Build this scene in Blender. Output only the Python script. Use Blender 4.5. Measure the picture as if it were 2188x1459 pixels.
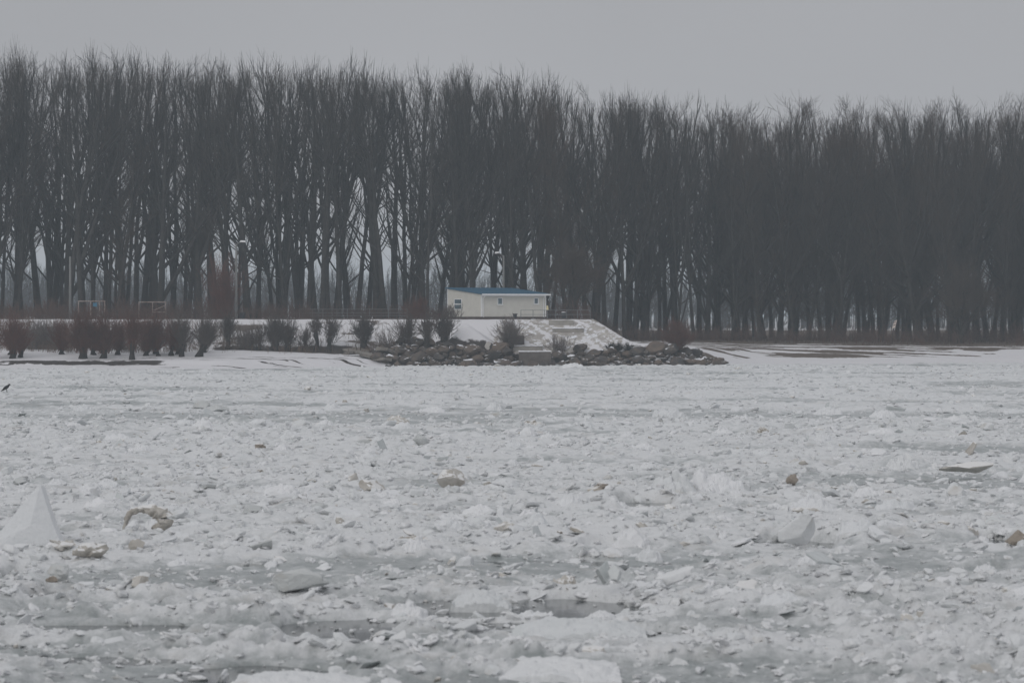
import bpy, bmesh, math, random
import numpy as np
from mathutils import Vector, noise as mnoise

SC = bpy.context.scene
for o in list(bpy.data.objects):
    bpy.data.objects.remove(o)
rng = np.random.default_rng(11)
random.seed(11)

# ------------------------------------------------------------------ camera
F = 6300.0          # focal length in pixels of the 2188 px wide photograph
CAMZ = 5.38         # eye height above the river
HY = 672.0          # pixel row of the horizon
def ground_Y(py, z=0.0): return F * (CAMZ - z) / (py - HY)
def X_at(px, Y): return (px - 1094.0) * Y / F
def Z_at(py, Y): return CAMZ - (py - HY) * Y / F

cam_d = bpy.data.cameras.new('camera')
cam = bpy.data.objects.new('camera', cam_d)
SC.collection.objects.link(cam)
cam.location = (0, 0, CAMZ)
cam.rotation_euler = (math.radians(90) - math.atan((729.5 - HY) / F), 0, 0)
cam_d.sensor_width = 36.0
cam_d.lens = F / 2188.0 * 36.0
cam_d.clip_start = 0.5
cam_d.clip_end = 9000.0
cam_d.dof.use_dof = True
cam_d.dof.focus_distance = 210.0
cam_d.dof.aperture_fstop = 2.6
SC.camera = cam

# ------------------------------------------------------------------ sky and sun
SUN_EL, SUN_AZ = math.radians(34), math.radians(215)
W = bpy.data.worlds.new('World')
SC.world = W
W.use_nodes = True
nt = W.node_tree
nt.nodes.clear()
def N(tree, typ, **kw):
    n = tree.nodes.new(typ)
    for k, v in kw.items():
        setattr(n, k, v)
    return n
out = N(nt, 'ShaderNodeOutputWorld')
bg = N(nt, 'ShaderNodeBackground')
bg.inputs['Strength'].default_value = 0.1
sky = N(nt, 'ShaderNodeTexSky', sky_type='NISHITA', sun_disc=False, sun_elevation=SUN_EL,
        sun_rotation=SUN_AZ, air_density=1.0, dust_density=6.0, ozone_density=1.0)
hsv = N(nt, 'ShaderNodeHueSaturation')
hsv.inputs['Saturation'].default_value = 0.25
tc = N(nt, 'ShaderNodeTexCoord')
sep = N(nt, 'ShaderNodeSeparateXYZ')
ramp = N(nt, 'ShaderNodeFloatCurve')        # an overcast sky: a little haze glow at the horizon, brighter overhead
cv = ramp.mapping.curves[0]
cv.points[0].location = (0.0, 0.405); cv.points[1].location = (1.0, 0.66)
cv.points.new(0.07, 0.395); cv.points.new(0.13, 0.375); cv.points.new(0.35, 0.45)
ramp.mapping.update()
cl = N(nt, 'ShaderNodeTexNoise')
cl.inputs['Scale'].default_value = 5.0
cl.inputs['Detail'].default_value = 3.0
clm = N(nt, 'ShaderNodeMapRange')
clm.inputs['To Min'].default_value = 0.90
clm.inputs['To Max'].default_value = 1.10
mul = N(nt, 'ShaderNodeMath', operation='MULTIPLY')
grey = N(nt, 'ShaderNodeVectorMath', operation='SCALE')
grey.inputs[0].default_value = (1.012, 1.020, 1.068)
mix = N(nt, 'ShaderNodeMix', data_type='RGBA')
mix.inputs['Factor'].default_value = 0.94
L = nt.links.new
L(tc.outputs['Generated'], sep.inputs[0]); L(sep.outputs['Z'], ramp.inputs['Value'])
L(tc.outputs['Generated'], cl.inputs['Vector']); L(cl.outputs['Fac'], clm.inputs['Value'])
rs = N(nt, 'ShaderNodeMath', operation='MULTIPLY'); rs.inputs[1].default_value = 10.0
L(ramp.outputs[0], rs.inputs[0]); L(rs.outputs[0], mul.inputs[0]); L(clm.outputs[0], mul.inputs[1]); L(mul.outputs[0], grey.inputs['Scale'])
L(sky.outputs[0], hsv.inputs['Color']); L(hsv.outputs[0], mix.inputs['A']); L(grey.outputs[0], mix.inputs['B'])
L(mix.outputs['Result'], bg.inputs['Color']); L(bg.outputs[0], out.inputs[0])

sd = bpy.data.lights.new('sun', 'SUN')
sun = bpy.data.objects.new('sun', sd)
SC.collection.objects.link(sun)
sd.energy = 0.5  # overcast
sd.angle = math.radians(30)
sd.color = (1.0, 0.97, 0.93)
dv = Vector((math.sin(SUN_AZ) * math.cos(SUN_EL), math.cos(SUN_AZ) * math.cos(SUN_EL), math.sin(SUN_EL)))
sun.rotation_euler = dv.to_track_quat('Z', 'Y').to_euler()
sun.location = (0, 0, 60)

SC.view_settings.view_transform = 'Standard'
SC.view_settings.look = 'None'
SC.view_settings.exposure = 0.0
SC.view_settings.gamma = 1.0
SC.view_settings.use_curve_mapping = False
SC.render.engine = 'CYCLES'
SC.cycles.use_denoising = True
SC.cycles.denoiser = 'OPENIMAGEDENOISE'
SC.cycles.denoising_input_passes = 'RGB_ALBEDO_NORMAL'
SC.cycles.denoising_prefilter = 'ACCURATE'
SC.cycles.max_bounces = 6
SC.cycles.diffuse_bounces = 3
SC.cycles.glossy_bounces = 2
SC.cycles.volume_bounces = 1
SC.cycles.transparent_max_bounces = 8
SC.cycles.use_adaptive_sampling = False
SC.cycles.adaptive_threshold = 0.012
SC.render.filter_size = 1.7

# ------------------------------------------------------------------ helpers
COL = SC.collection
def tag(o, label=None, cat=None, group=None, kind=None):
    if label: o['label'] = label
    if cat: o['category'] = cat
    if group: o['group'] = group
    if kind: o['kind'] = kind
    elif cat: o['kind'] = 'thing'
    return o
def empty(name, loc, rz=0.0):
    o = bpy.data.objects.new(name, None)
    COL.objects.link(o)
    o.location = loc
    o.rotation_euler = (0, 0, rz)
    o.empty_display_size = 0.3
    return o
def mesh_arrays(name, V, faces, mat=None, smooth=False):
    """V (n,3); faces: list of int arrays (m,k) of constant k each"""
    me = bpy.data.meshes.new(name)
    V = np.asarray(V, dtype=np.float32)
    faces = [np.asarray(f, dtype=np.int32) for f in faces if len(f)]
    me.vertices.add(len(V))
    me.vertices.foreach_set('co', V.ravel())
    loops = np.concatenate([f.ravel() for f in faces])
    counts = np.concatenate([np.full(len(f), f.shape[1], dtype=np.int32) for f in faces])
    starts = np.concatenate([[0], np.cumsum(counts)[:-1]]).astype(np.int32)
    me.loops.add(len(loops))
    me.loops.foreach_set('vertex_index', loops)
    me.polygons.add(len(counts))
    me.polygons.foreach_set('loop_start', starts)
    me.polygons.foreach_set('loop_total', counts)
    me.polygons.foreach_set('use_smooth', np.full(len(counts), bool(smooth)))
    me.update(calc_edges=True)
    if mat: me.materials.append(mat)
    return me
def obj(name, me, parent=None, loc=(0, 0, 0), rot=(0, 0, 0)):
    o = bpy.data.objects.new(name, me)
    COL.objects.link(o)
    o.location = loc
    o.rotation_euler = rot
    if parent: o.parent = parent
    return o
class MB:
    """collects boxes, tubes and prisms into one mesh"""
    def __init__(s): s.V, s.Fq, s.Ft, s.n = [], [], [], 0
    def box(s, x0, x1, y0, y1, z0, z1, rz=0.0, piv=(0, 0)):
        v = np.array([(x, y, z) for z in (z0, z1) for y in (y0, y1) for x in (x0, x1)], float)
        if rz:
            c, q = math.cos(rz), math.sin(rz)
            x, y = v[:, 0] - piv[0], v[:, 1] - piv[1]
            v[:, 0], v[:, 1] = piv[0] + c * x - q * y, piv[1] + q * x + c * y
        f = np.array([(0, 2, 3, 1), (4, 5, 7, 6), (0, 1, 5, 4), (2, 6, 7, 3), (0, 4, 6, 2), (1, 3, 7, 5)])
        s.V.append(v); s.Fq.append(f + s.n); s.n += 8
        return s
    def hexa(s, pts):
        """eight points: bottom ring of four, top ring of four"""
        f = np.array([(3, 2, 1, 0), (4, 5, 6, 7), (0, 1, 5, 4), (1, 2, 6, 5), (2, 3, 7, 6), (3, 0, 4, 7)])
        s.V.append(np.array(pts, float)); s.Fq.append(f + s.n); s.n += 8
        return s
    def tube(s, pts, rad, k=6):
        P = np.array(pts, float)[None]
        R = np.broadcast_to(np.asarray(rad, float), (P.shape[1],))[None]
        v, f = tubes(P, R, k)
        s.V.append(v); s.Fq.append(f + s.n); 
        nn = len(v)
        for base, rev in ((0, True), (nn - k, False)):
            c = v[base:base + k].mean(0)
            s.V.append(c[None])
            ci = s.n + nn + (0 if base == 0 else 1)
            t = [(s.n + base + i, s.n + base + (i + 1) % k, ci) for i in range(k)]
            if rev: t = [(b, a, c2) for a, b, c2 in t]
            s.Ft.append(np.array(t))
        s.n += nn + 2
        return s
    def arrays(s):
        fs = []
        if s.Fq: fs.append(np.concatenate(s.Fq))
        if s.Ft: fs.append(np.concatenate(s.Ft))
        return np.concatenate(s.V), fs
    def build(s, name, mat, parent=None, loc=(0, 0, 0), rot=(0, 0, 0), smooth=False):
        V, fs = s.arrays()
        return obj(name, mesh_arrays(name, V, fs, mat, smooth), parent, loc, rot)
def tubes(P, R, k):
    """P (B,n,3), R (B,n) -> verts, quads"""
    B, n, _ = P.shape
    T = np.gradient(P, axis=1)
    T /= np.linalg.norm(T, axis=2, keepdims=True) + 1e-9
    A = P[:, -1] - P[:, 0]
    A /= np.linalg.norm(A, axis=1, keepdims=True) + 1e-9
    ref = np.where(np.abs(A[:, 2:3]) < 0.8, np.array([[0, 0, 1.0]]), np.array([[1.0, 0.3, 0]]))
    U = np.cross(T, ref[:, None, :]); U /= np.linalg.norm(U, axis=2, keepdims=True) + 1e-9
    Wv = np.cross(T, U)
    a = np.arange(k) * 2 * math.pi / k
    ring = U[:, :, None, :] * np.cos(a)[None, None, :, None] + Wv[:, :, None, :] * np.sin(a)[None, None, :, None]
    V = P[:, :, None, :] + ring * R[:, :, None, None]
    V = V.reshape(-1, 3)
    b = np.arange(B)[:, None, None] * (n * k); i = np.arange(n - 1)[None, :, None] * k; j = np.arange(k)[None, None, :]
    j2 = (j + 1) % k
    q = np.stack([b + i + j, b + i + j2, b + i + k + j2, b + i + k + j], axis=-1).reshape(-1, 4)
    return V, q
# --- numpy noise
_perm = np.random.default_rng(5).permutation(1024)
def _h(ix, iy): return _perm[(_perm[ix & 1023] + iy) & 1023]
def perlin(x, y):
    x0 = np.floor(x).astype(int); y0 = np.floor(y).astype(int)
    fx, fy = x - x0, y - y0
    u, v = fx * fx * fx * (fx * (fx * 6 - 15) + 10), fy * fy * fy * (fy * (fy * 6 - 15) + 10)
    def g(ix, iy, dx, dy):
        a = _h(ix, iy) * (2 * math.pi / 1024)
        return np.cos(a) * dx + np.sin(a) * dy
    n00 = g(x0, y0, fx, fy); n10 = g(x0 + 1, y0, fx - 1, fy)
    n01 = g(x0, y0 + 1, fx, fy - 1); n11 = g(x0 + 1, y0 + 1, fx - 1, fy - 1)
    return ((n00 * (1 - u) + n10 * u) * (1 - v) + (n01 * (1 - u) + n11 * u) * v) * 1.5
def fbm(x, y, oct=4, gain=0.5):
    s = 0; a = 1.0; t = 0
    for o in range(oct):
        s = s + a * perlin(x * 2 ** o + 17.3 * o, y * 2 ** o - 9.1 * o); t += a; a *= gain
    return s / t
def worley(x, y):
    """cell stones: returns (F1 distance, random value of the cell)"""
    x0 = np.floor(x).astype(int); y0 = np.floor(y).astype(int)
    best = np.full(x.shape, 9.0); val = np.zeros(x.shape); sec = np.full(x.shape, 9.0)
    for i in (-1, 0, 1):
        for j in (-1, 0, 1):
            cx, cy = x0 + i, y0 + j
            h = _h(cx, cy); h2 = _h(cx + 71, cy + 13); h3 = _h(cx + 5, cy + 191)
            d = np.hypot(cx + h / 1024 - x, cy + h2 / 1024 - y)
            m = d < best
            sec = np.where(m, best, np.minimum(sec, d))
            val = np.where(m, h3 / 1024, val); best = np.where(m, d, best)
    return best, sec, val
def sstep(a, b, x):
    t = np.clip((x - a) / (b - a), 0, 1)
    return t * t * (3 - 2 * t)
# --- materials
def mat(name, rgb, rough=0.8, var=0.25, scale=2.0, bump=0.0, bscale=None, spec=0.3, rgb2=None, objrand=0.0, metallic=0.0, coord='Object', bdist=0.02):
    m = bpy.data.materials.new(name)
    m.use_nodes = True
    t = m.node_tree
    b = t.nodes['Principled BSDF']
    b.inputs['Roughness'].default_value = rough
    b.inputs['Specular IOR Level'].default_value = spec
    b.inputs['Metallic'].default_value = metallic
    co = N(t, 'ShaderNodeTexCoord')
    no = N(t, 'ShaderNodeTexNoise')
    no.inputs['Scale'].default_value = scale
    no.inputs['Detail'].default_value = 5
    no.inputs['Roughness'].default_value = 0.6
    t.links.new(co.outputs[coord], no.inputs['Vector'])
    mx = N(t, 'ShaderNodeMix', data_type='RGBA')
    c2 = rgb2 if rgb2 else tuple(c * (1 - var) for c in rgb)
    c1 = rgb if rgb2 else tuple(min(1, c * (1 + var)) for c in rgb)
    mx.inputs['A'].default_value = (*c1, 1); mx.inputs['B'].default_value = (*c2, 1)
    mr = N(t, 'ShaderNodeMapRange')
    mr.inputs['From Min'].default_value = 0.35; mr.inputs['From Max'].default_value = 0.65
    t.links.new(no.outputs['Fac'], mr.inputs['Value'])
    last = mr.outputs[0]
    if objrand:
        oi = N(t, 'ShaderNodeObjectInfo')
        ma = N(t, 'ShaderNodeMath', operation='MULTIPLY_ADD')
        ma.inputs[1].default_value = objrand; ma.inputs[2].default_value = -objrand / 2
        t.links.new(oi.outputs['Random'], ma.inputs[0])
        ad = N(t, 'ShaderNodeMath', operation='ADD', use_clamp=True)
        t.links.new(ma.outputs[0], ad.inputs[0]); t.links.new(last, ad.inputs[1])
        last = ad.outputs[0]
    t.links.new(last, mx.inputs['Factor'])
    t.links.new(mx.outputs['Result'], b.inputs['Base Color'])
    if bump:
        bn = N(t, 'ShaderNodeTexNoise')
        bn.inputs['Scale'].default_value = bscale or scale * 4
        bn.inputs['Detail'].default_value = 4
        t.links.new(co.outputs[coord], bn.inputs['Vector'])
        bu = N(t, 'ShaderNodeBump')
        bu.inputs['Strength'].default_value = bump
        bu.inputs['Distance'].default_value = bdist
        t.links.new(bn.outputs['Fac'], bu.inputs['Height'])
        t.links.new(bu.outputs[0], b.inputs['Normal'])
    return m
def add_snow(m, amount=0.75, col=(0.78, 0.79, 0.82), nscale=1.5):
    """snow lying on the faces that look up, in patches"""
    t = m.node_tree
    b = t.nodes['Principled BSDF']
    src = b.inputs['Base Color'].links[0].from_socket
    g = N(t, 'ShaderNodeNewGeometry'); s = N(t, 'ShaderNodeSeparateXYZ')
    t.links.new(g.outputs['Normal'], s.inputs[0])
    no = N(t, 'ShaderNodeTexNoise'); no.inputs['Scale'].default_value = nscale; no.inputs['Detail'].default_value = 4
    t.links.new(g.outputs['Position'], no.inputs['Vector'])
    ad = N(t, 'ShaderNodeMath', operation='ADD'); t.links.new(s.outputs['Z'], ad.inputs[0]); t.links.new(no.outputs['Fac'], ad.inputs[1])
    r = N(t, 'ShaderNodeMapRange'); r.inputs['From Min'].default_value = 2.0 - amount; r.inputs['From Max'].default_value = 2.06 - amount
    t.links.new(ad.outputs[0], r.inputs['Value'])
    mx = N(t, 'ShaderNodeMix', data_type='RGBA'); mx.inputs['B'].default_value = (*col, 1)
    t.links.new(src, mx.inputs['A']); t.links.new(r.outputs[0], mx.inputs['Factor'])
    t.links.new(mx.outputs['Result'], b.inputs['Base Color'])
    return m
M = {}
M['bark'] = mat('bark', (0.036, 0.033, 0.031), 0.9, 0.3, 1.2, 0.6, 5, rgb2=(0.060, 0.056, 0.052), spec=0.1, objrand=0.5)
M['twig'] = mat('twig', (0.048, 0.047, 0.046), 0.9, 0.2, 0.3, rgb2=(0.094, 0.081, 0.070), spec=0.05, objrand=0.8)
M['twig_brown'] = mat('twig_brown', (0.085, 0.062, 0.050), 0.9, 0.2, 0.3, rgb2=(0.075, 0.064, 0.056), spec=0.05, objrand=0.8)
M['willow_red'] = mat('willow_red', (0.14, 0.062, 0.046), 0.85, 0.2, 0.8, rgb2=(0.095, 0.055, 0.045), spec=0.1, objrand=0.5)
M['willow_grey'] = mat('willow_grey', (0.105, 0.082, 0.072), 0.85, 0.2, 0.8, rgb2=(0.085, 0.074, 0.068), spec=0.1, objrand=0.5)
M['dry_grey'] = mat('dry_grey', (0.19, 0.165, 0.15), 0.9, 0.2, 0.8, rgb2=(0.15, 0.125, 0.12), spec=0.05)
M['stump'] = mat('stump', (0.040, 0.036, 0.033), 0.95, 0.3, 3.0, 0.8, 8, spec=0.1)
M['brush'] = mat('brush', (0.13, 0.078, 0.062), 0.95, 0.3, 0.2, rgb2=(0.085, 0.065, 0.058), spec=0.05)
M['far_wood'] = mat('far_wood', (0.055, 0.052, 0.052), 0.95, 0.2, 0.2, spec=0.05)
M['panel'] = mat('panel', (0.60, 0.585, 0.53), 0.55, 0.04, 1.5, spec=0.4)
M['white_trim'] = mat('white_trim', (0.80, 0.80, 0.80), 0.45, 0.04, 2, spec=0.4)
M['blue_roof'] = mat('blue_roof', (0.030, 0.108, 0.180), 0.6, 0.12, 1.0, spec=0.4)
M['glass'] = mat('glass', (0.10, 0.14, 0.16), 0.08, 0.2, 1.0, spec=0.6)
M['dark_base'] = mat('dark_base', (0.075, 0.055, 0.050), 0.9, 0.3, 2.0, 0.3, spec=0.2)
M['concrete'] = mat('concrete', (0.32, 0.30, 0.275), 0.9, 0.2, 0.9, 0.4, 6, spec=0.2)
M['dark_concrete'] = mat('dark_concrete', (0.115, 0.10, 0.092), 0.9, 0.25, 1.2, 0.4, 6, spec=0.2)
M['coping'] = add_snow(mat('coping', (0.13, 0.11, 0.10), 0.9, 0.3, 0.6, 0.4, 6, spec=0.2), 0.42, nscale=0.35)
M['snow'] = mat('snow', (0.80, 0.805, 0.83), 0.7, 0.03, 0.6, 0.3, 4, spec=0.2)
M['galv'] = mat('galv', (0.20, 0.21, 0.22), 0.5, 0.15, 4, spec=0.4, metallic=0.3)
M['pole'] = mat('pole', (0.20, 0.20, 0.195), 0.8, 0.1, 1.5, spec=0.2)
M['rust_white'] = mat('rust_white', (0.42, 0.37, 0.34), 0.7, 0.2, 4, spec=0.2, rgb2=(0.25, 0.17, 0.14))
M['bin_black'] = mat('bin_black', (0.025, 0.026, 0.030), 0.6, 0.2, 4, spec=0.3)
M['bin_red'] = mat('bin_red', (0.075, 0.035, 0.035), 0.7, 0.3, 4, spec=0.3)
M['pale_yellow'] = mat('pale_yellow', (0.70, 0.62, 0.38), 0.6, 0.08, 4, spec=0.3)
M['sign_cream'] = mat('sign_cream', (0.72, 0.62, 0.56), 0.6, 0.08, 4, spec=0.3)
M['sign_dark'] = mat('sign_dark', (0.06, 0.05, 0.05), 0.6, 0.1, 4, spec=0.3)
M['sign_blue'] = mat('sign_blue', (0.05, 0.19, 0.30), 0.6, 0.1, 4, spec=0.3)
M['feather'] = mat('feather', (0.012, 0.012, 0.015), 0.5, 0.2, 8, spec=0.3)
M['boulder'] = add_snow(mat('boulder', (0.155, 0.122, 0.10), 0.9, 0.3, 1.1, 0.7, 4, spec=0.2, rgb2=(0.075, 0.070, 0.068), objrand=0.9, bdist=0.05), 0.57, nscale=1.4)
M['flat_stone'] = mat('flat_stone', (0.22, 0.20, 0.18), 0.9, 0.25, 1.3, 0.5, 6, spec=0.2)
M['paving'] = add_snow(mat('paving', (0.50, 0.475, 0.445), 0.9, 0.25, 0.6, 0.4, 6, spec=0.2, rgb2=(0.34, 0.315, 0.295)), 0.60, nscale=1.1)

def ice_mat(name, white, grey, stain, rough, stain_amt, grey_bias=0.0, sss=False):
    m = bpy.data.materials.new(name); m.use_nodes = True
    t = m.node_tree; b = t.nodes['Principled BSDF']
    b.inputs['Roughness'].default_value = rough
    b.inputs['Specular IOR Level'].default_value = 0.35
    co = N(t, 'ShaderNodeTexCoord'); oi = N(t, 'ShaderNodeObjectInfo'); ge = N(t, 'ShaderNodeNewGeometry')
    n1 = N(t, 'ShaderNodeTexNoise'); n1.inputs['Scale'].default_value = 2.2; n1.inputs['Detail'].default_value = 5
    t.links.new(ge.outputs['Position'], n1.inputs['Vector'])
    a = N(t, 'ShaderNodeMath', operation='MULTIPLY_ADD'); a.inputs[1].default_value = 0.7; a.inputs[2].default_value = -0.42 + grey_bias
    t.links.new(oi.outputs['Random'], a.inputs[0])
    s = N(t, 'ShaderNodeMath', operation='ADD', use_clamp=True); t.links.new(a.outputs[0], s.inputs[0]); t.links.new(n1.outputs['Fac'], s.inputs[1])
    mx = N(t, 'ShaderNodeMix', data_type='RGBA'); mx.inputs['A'].default_value = (*white, 1); mx.inputs['B'].default_value = (*grey, 1)
    t.links.new(s.outputs[0], mx.inputs['Factor'])
    n2 = N(t, 'ShaderNodeTexNoise'); n2.inputs['Scale'].default_value = 1.1; n2.inputs['Detail'].default_value = 6; n2.inputs['Roughness'].default_value = 0.65
    t.links.new(ge.outputs['Position'], n2.inputs['Vector'])
    r2 = N(t, 'ShaderNodeMapRange'); r2.inputs['From Min'].default_value = 0.62 - stain_amt * 0.3; r2.inputs['From Max'].default_value = 0.85 - stain_amt * 0.3
    t.links.new(n2.outputs['Fac'], r2.inputs['Value'])
    m2 = N(t, 'ShaderNodeMix', data_type='RGBA'); m2.inputs['B'].default_value = (*stain, 1)
    t.links.new(mx.outputs['Result'], m2.inputs['A']); t.links.new(r2.outputs[0], m2.inputs['Factor'])
    t.links.new(m2.outputs['Result'], b.inputs['Base Color'])
    bn = N(t, 'ShaderNodeTexNoise'); bn.inputs['Scale'].default_value = 9; bn.inputs['Detail'].default_value = 5
    t.links.new(ge.outputs['Position'], bn.inputs['Vector'])
    bu = N(t, 'ShaderNodeBump'); bu.inputs['Strength'].default_value = 0.55; bu.inputs['Distance'].default_value = 0.06
    t.links.new(bn.outputs['Fac'], bu.inputs['Height']); t.links.new(bu.outputs[0], b.inputs['Normal'])
    return m
WHITE, GREYI, STAIN = (0.75, 0.757, 0.762), (0.62, 0.64, 0.645), (0.46, 0.42, 0.37)
M['ice'] = ice_mat('ice', WHITE, GREYI, STAIN, 0.6, 0.12)
M['ice_white'] = ice_mat('ice_white', (0.77, 0.775, 0.785), (0.66, 0.68, 0.69), STAIN, 0.65, -0.1, -0.15)
M['ice_grey'] = ice_mat('ice_grey', (0.62, 0.635, 0.63), (0.47, 0.485, 0.48), STAIN, 0.4, 0.1, 0.1)
M['ice_glass'] = ice_mat('ice_glass', (0.68, 0.70, 0.70), (0.50, 0.53, 0.53), STAIN, 0.2, -0.2, 0.1)
M['ice_dirty'] = ice_mat('ice_dirty', (0.60, 0.58, 0.545), (0.42, 0.395, 0.355), (0.20, 0.17, 0.135), 0.8, 0.38)
add_snow(M['ice_dirty'], 0.80, (0.78, 0.775, 0.765), 2.5)
M['ice_brown'] = ice_mat('ice_brown', (0.42, 0.375, 0.325), (0.22, 0.185, 0.15), (0.07, 0.055, 0.045), 0.85, 0.4)
add_snow(M['ice_brown'], 0.62, (0.72, 0.71, 0.69), 3.0)

# ------------------------------------------------------------------ land
def Yshore(X):
    return np.interp(X, [-90, -52, -28, -18, -9, -3, 18, 26, 52, 90], [282, 284, 285, 291, 299, 301.5, 302, 312, 319, 322])
TERR = 4.92
def land(X, Y):
    p = Y - Yshore(X)
    wig = fbm(X * 0.18, Y * 0.35, 3)
    pl = p + wig * 0.5
    left = np.interp(pl, [-6, 0, 2.5, 3.1, 18, 40, 400], [-0.9, 0.04, 0.50, 0.88, 1.85, 2.4, 3.0])
    midb = np.interp(pl, [-6, 0, 1.2, 4.4, 5.4, 12, 40, 400], [-0.9, -0.1, 0.1, 0.95, 1.75, 2.1, 2.5, 3.0])
    right = np.interp(pl, [-6, 0, 1.5, 10, 18, 30, 400], [-0.9, 0.04, 0.32, 1.75, 2.08, 2.38, 3.2])
    wm, wr = sstep(-17, -11, X), sstep(15, 24, X)
    beach = left * (1 - wm) + midb * wm * (1 - wr) + right * wr
    emb = np.interp(Y, [299, 303.5, 312.4, 313.2, 430, 480], [-2, 1.7, 4.80, TERR, TERR, 3.0])
    embm = np.interp(Y, [301, 305.3, 306.3, 312.4, 313.2, 430, 480], [-2, 0.95, 1.9, 4.80, TERR, TERR, 3.0])
    emb = emb * (1 - wm) + embm * wm
    emb = emb + 0.25 * sstep(303, 306, Y) * (1 - sstep(309, 312, Y)) * wig * (1 - sstep(-6, -2, X))
    flank = np.interp(X, [8.6, 12.6, 16, 20], [TERR, 2.35, 1.2, -2])
    t = np.minimum(emb, flank)
    z = np.maximum(beach, t)
    # snow heap tipped over the embankment, and the mound that carries the left rocks
    d = np.hypot((X + 4.95) * np.where(X > -4.95, 0.85, 1.5), (Y - 308.0) * 0.55)
    z = np.maximum(z, np.where(Y < 312.2, np.minimum(4.62 - d * 0.80, 1.05 + (Y - 304.6) * 1.35), -9))
    z = z + 0.9 * np.exp(-(((X + 9.5) / 3.6) ** 2 + ((Y - 304.5) / 1.9) ** 2))
    z = z + 0.5 * np.exp(-(((X - 15.5) / 3.5) ** 2 + ((Y - 306) / 2.0) ** 2))
    z = z + 0.05 * fbm(X * 0.9, Y * 0.9, 3)
    return z
xs = np.arange(-95, 95.01, 0.42)
ys = np.concatenate([np.arange(279, 322, 0.2), np.arange(322, 352, 0.6), np.arange(352, 470, 2.5), [480.0, 500.0]])
GX, GY = np.meshgrid(xs, ys)
GZ = land(GX, GY)
def grid_faces(nx, ny):
    i = np.arange(nx - 1)[None, :] + np.arange(ny - 1)[:, None] * nx
    return np.stack([i, i + 1, i + 1 + nx, i + nx], -1).reshape(-1, 4)
def float_attr(me, name, a):
    at = me.attributes.new(name, 'FLOAT', 'POINT')
    at.data.foreach_set('value', np.ascontiguousarray(a, dtype=np.float32).ravel())
P_ = GY - Yshore(GX)
nz = fbm(GX * 0.25, GY * 0.8, 4)
nz2 = fbm(GX * 0.09 + 40, GY * 0.55, 4)
bare = np.zeros_like(GX); kindg = np.zeros_like(GX)      # kind: 0 dark soil, 1 dry grass, 2 pale stone
left_w = 1 - sstep(-16, -10, GX)
ledge = np.exp(-((P_ - 2.85 + 0.5 * nz) / 0.42) ** 2) * left_w * sstep(-0.25, 0.1, 0.35 - sstep(-38, -30, GX) + nz2 * 0.9)
streak = left_w * sstep(-46, -36, GX) * sstep(0.16, 0.34, fbm(GX * 0.10 + 5, GY * 1.5, 4)) * sstep(0.4, 1.0, P_) * (1 - sstep(7, 9, P_))
edge = np.exp(-((P_ + 0.02) / 0.22) ** 2) * (0.55 + nz)
soil = np.exp(-((GY - 303.0 + 0.8 * nz) / 1.5) ** 2) * sstep(-32, -29, GX) * (1 - sstep(-13, -11, GX)) * 1.5
reed = sstep(-55, -51, GX) * (1 - sstep(-44, -40, GX)) * sstep(303, 305, GY) * (1 - sstep(309, 311, GY)) * (0.55 + nz * 1.2)
slope = sstep(304, 306, GY) * (1 - sstep(312, 313, GY)) * (1 - sstep(-9, -6, GX)) * sstep(-0.2, 0.45, fbm(GX * 0.16, GY * 0.45, 4)) * 0.74
stonez = sstep(-3.2, -1.0, GX - 0.25 * (GY - 304)) * (1 - sstep(10.5, 11.5, GX + 0.0 * GY)) * sstep(304.5, 305.5, GY) * (1 - sstep(313.2, 313.6, GY))
stonez = 0.72 * stonez * sstep(-0.25, 0.3, fbm((GX + 0.75 * (GY - 305)) * 1.1, (GY - 0.5 * GX) * 0.12, 4) + 0.1)
gr = sstep(16, 20, GX)
strk = fbm(GX * 0.07 + 11, GY * 0.9 + 3, 4)
rocks = sstep(-13.5, -12.5, GX) * (1 - sstep(19.5, 21.5, GX)) * sstep(-0.2, 0.3, P_ + 0.6 * nz) * (1 - sstep(3.6, 4.8, P_ + nz - 2.2 * np.exp(-((GX + 8.5) / 3.5) ** 2))) * (0.72 + 0.9 * nz2)
grass = gr * (sstep(-0.9, 0.6, (GY - 331.5) * 0.35 + 1.6 * strk) * 1.2 + 1.6 * sstep(-0.10, 0.12, strk + 0.58 * np.exp(-((P_ - 6.3 - 0.12 * (GX - 37)) / 1.8) ** 2 - ((GX - 36) / 9.0) ** 2) + 0.3 * np.exp(-((P_ - 10 - 0.15 * (GX - 28)) / 1.2) ** 2 - ((GX - 27) / 8.0) ** 2) - 0.2 * (1 - sstep(6, 10, P_))) * sstep(3.0, 5, P_) * 0.8)
litter = (1 - gr) * sstep(321, 326, GY) * (0.5 + 0.8 * nz)
behind = sstep(9, 13, GX) * (1 - gr) * sstep(331, 335, GY)
bare = np.clip(np.maximum.reduce([ledge * 1.1, streak, edge, soil, reed, slope, stonez, grass, litter, behind, rocks]), 0, 1)
kindg = np.where(stonez >= bare - 1e-6, 2.0, np.where((np.maximum.reduce([reed, slope, grass, litter, behind]) >= bare - 1e-6), 1.0, 0.0))
me = mesh_arrays('river_bank', np.stack([GX, GY, GZ], -1).reshape(-1, 3), [grid_faces(len(xs), len(ys))], None, True)
float_attr(me, 'bare', bare); float_attr(me, 'soil_kind', kindg)
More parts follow.
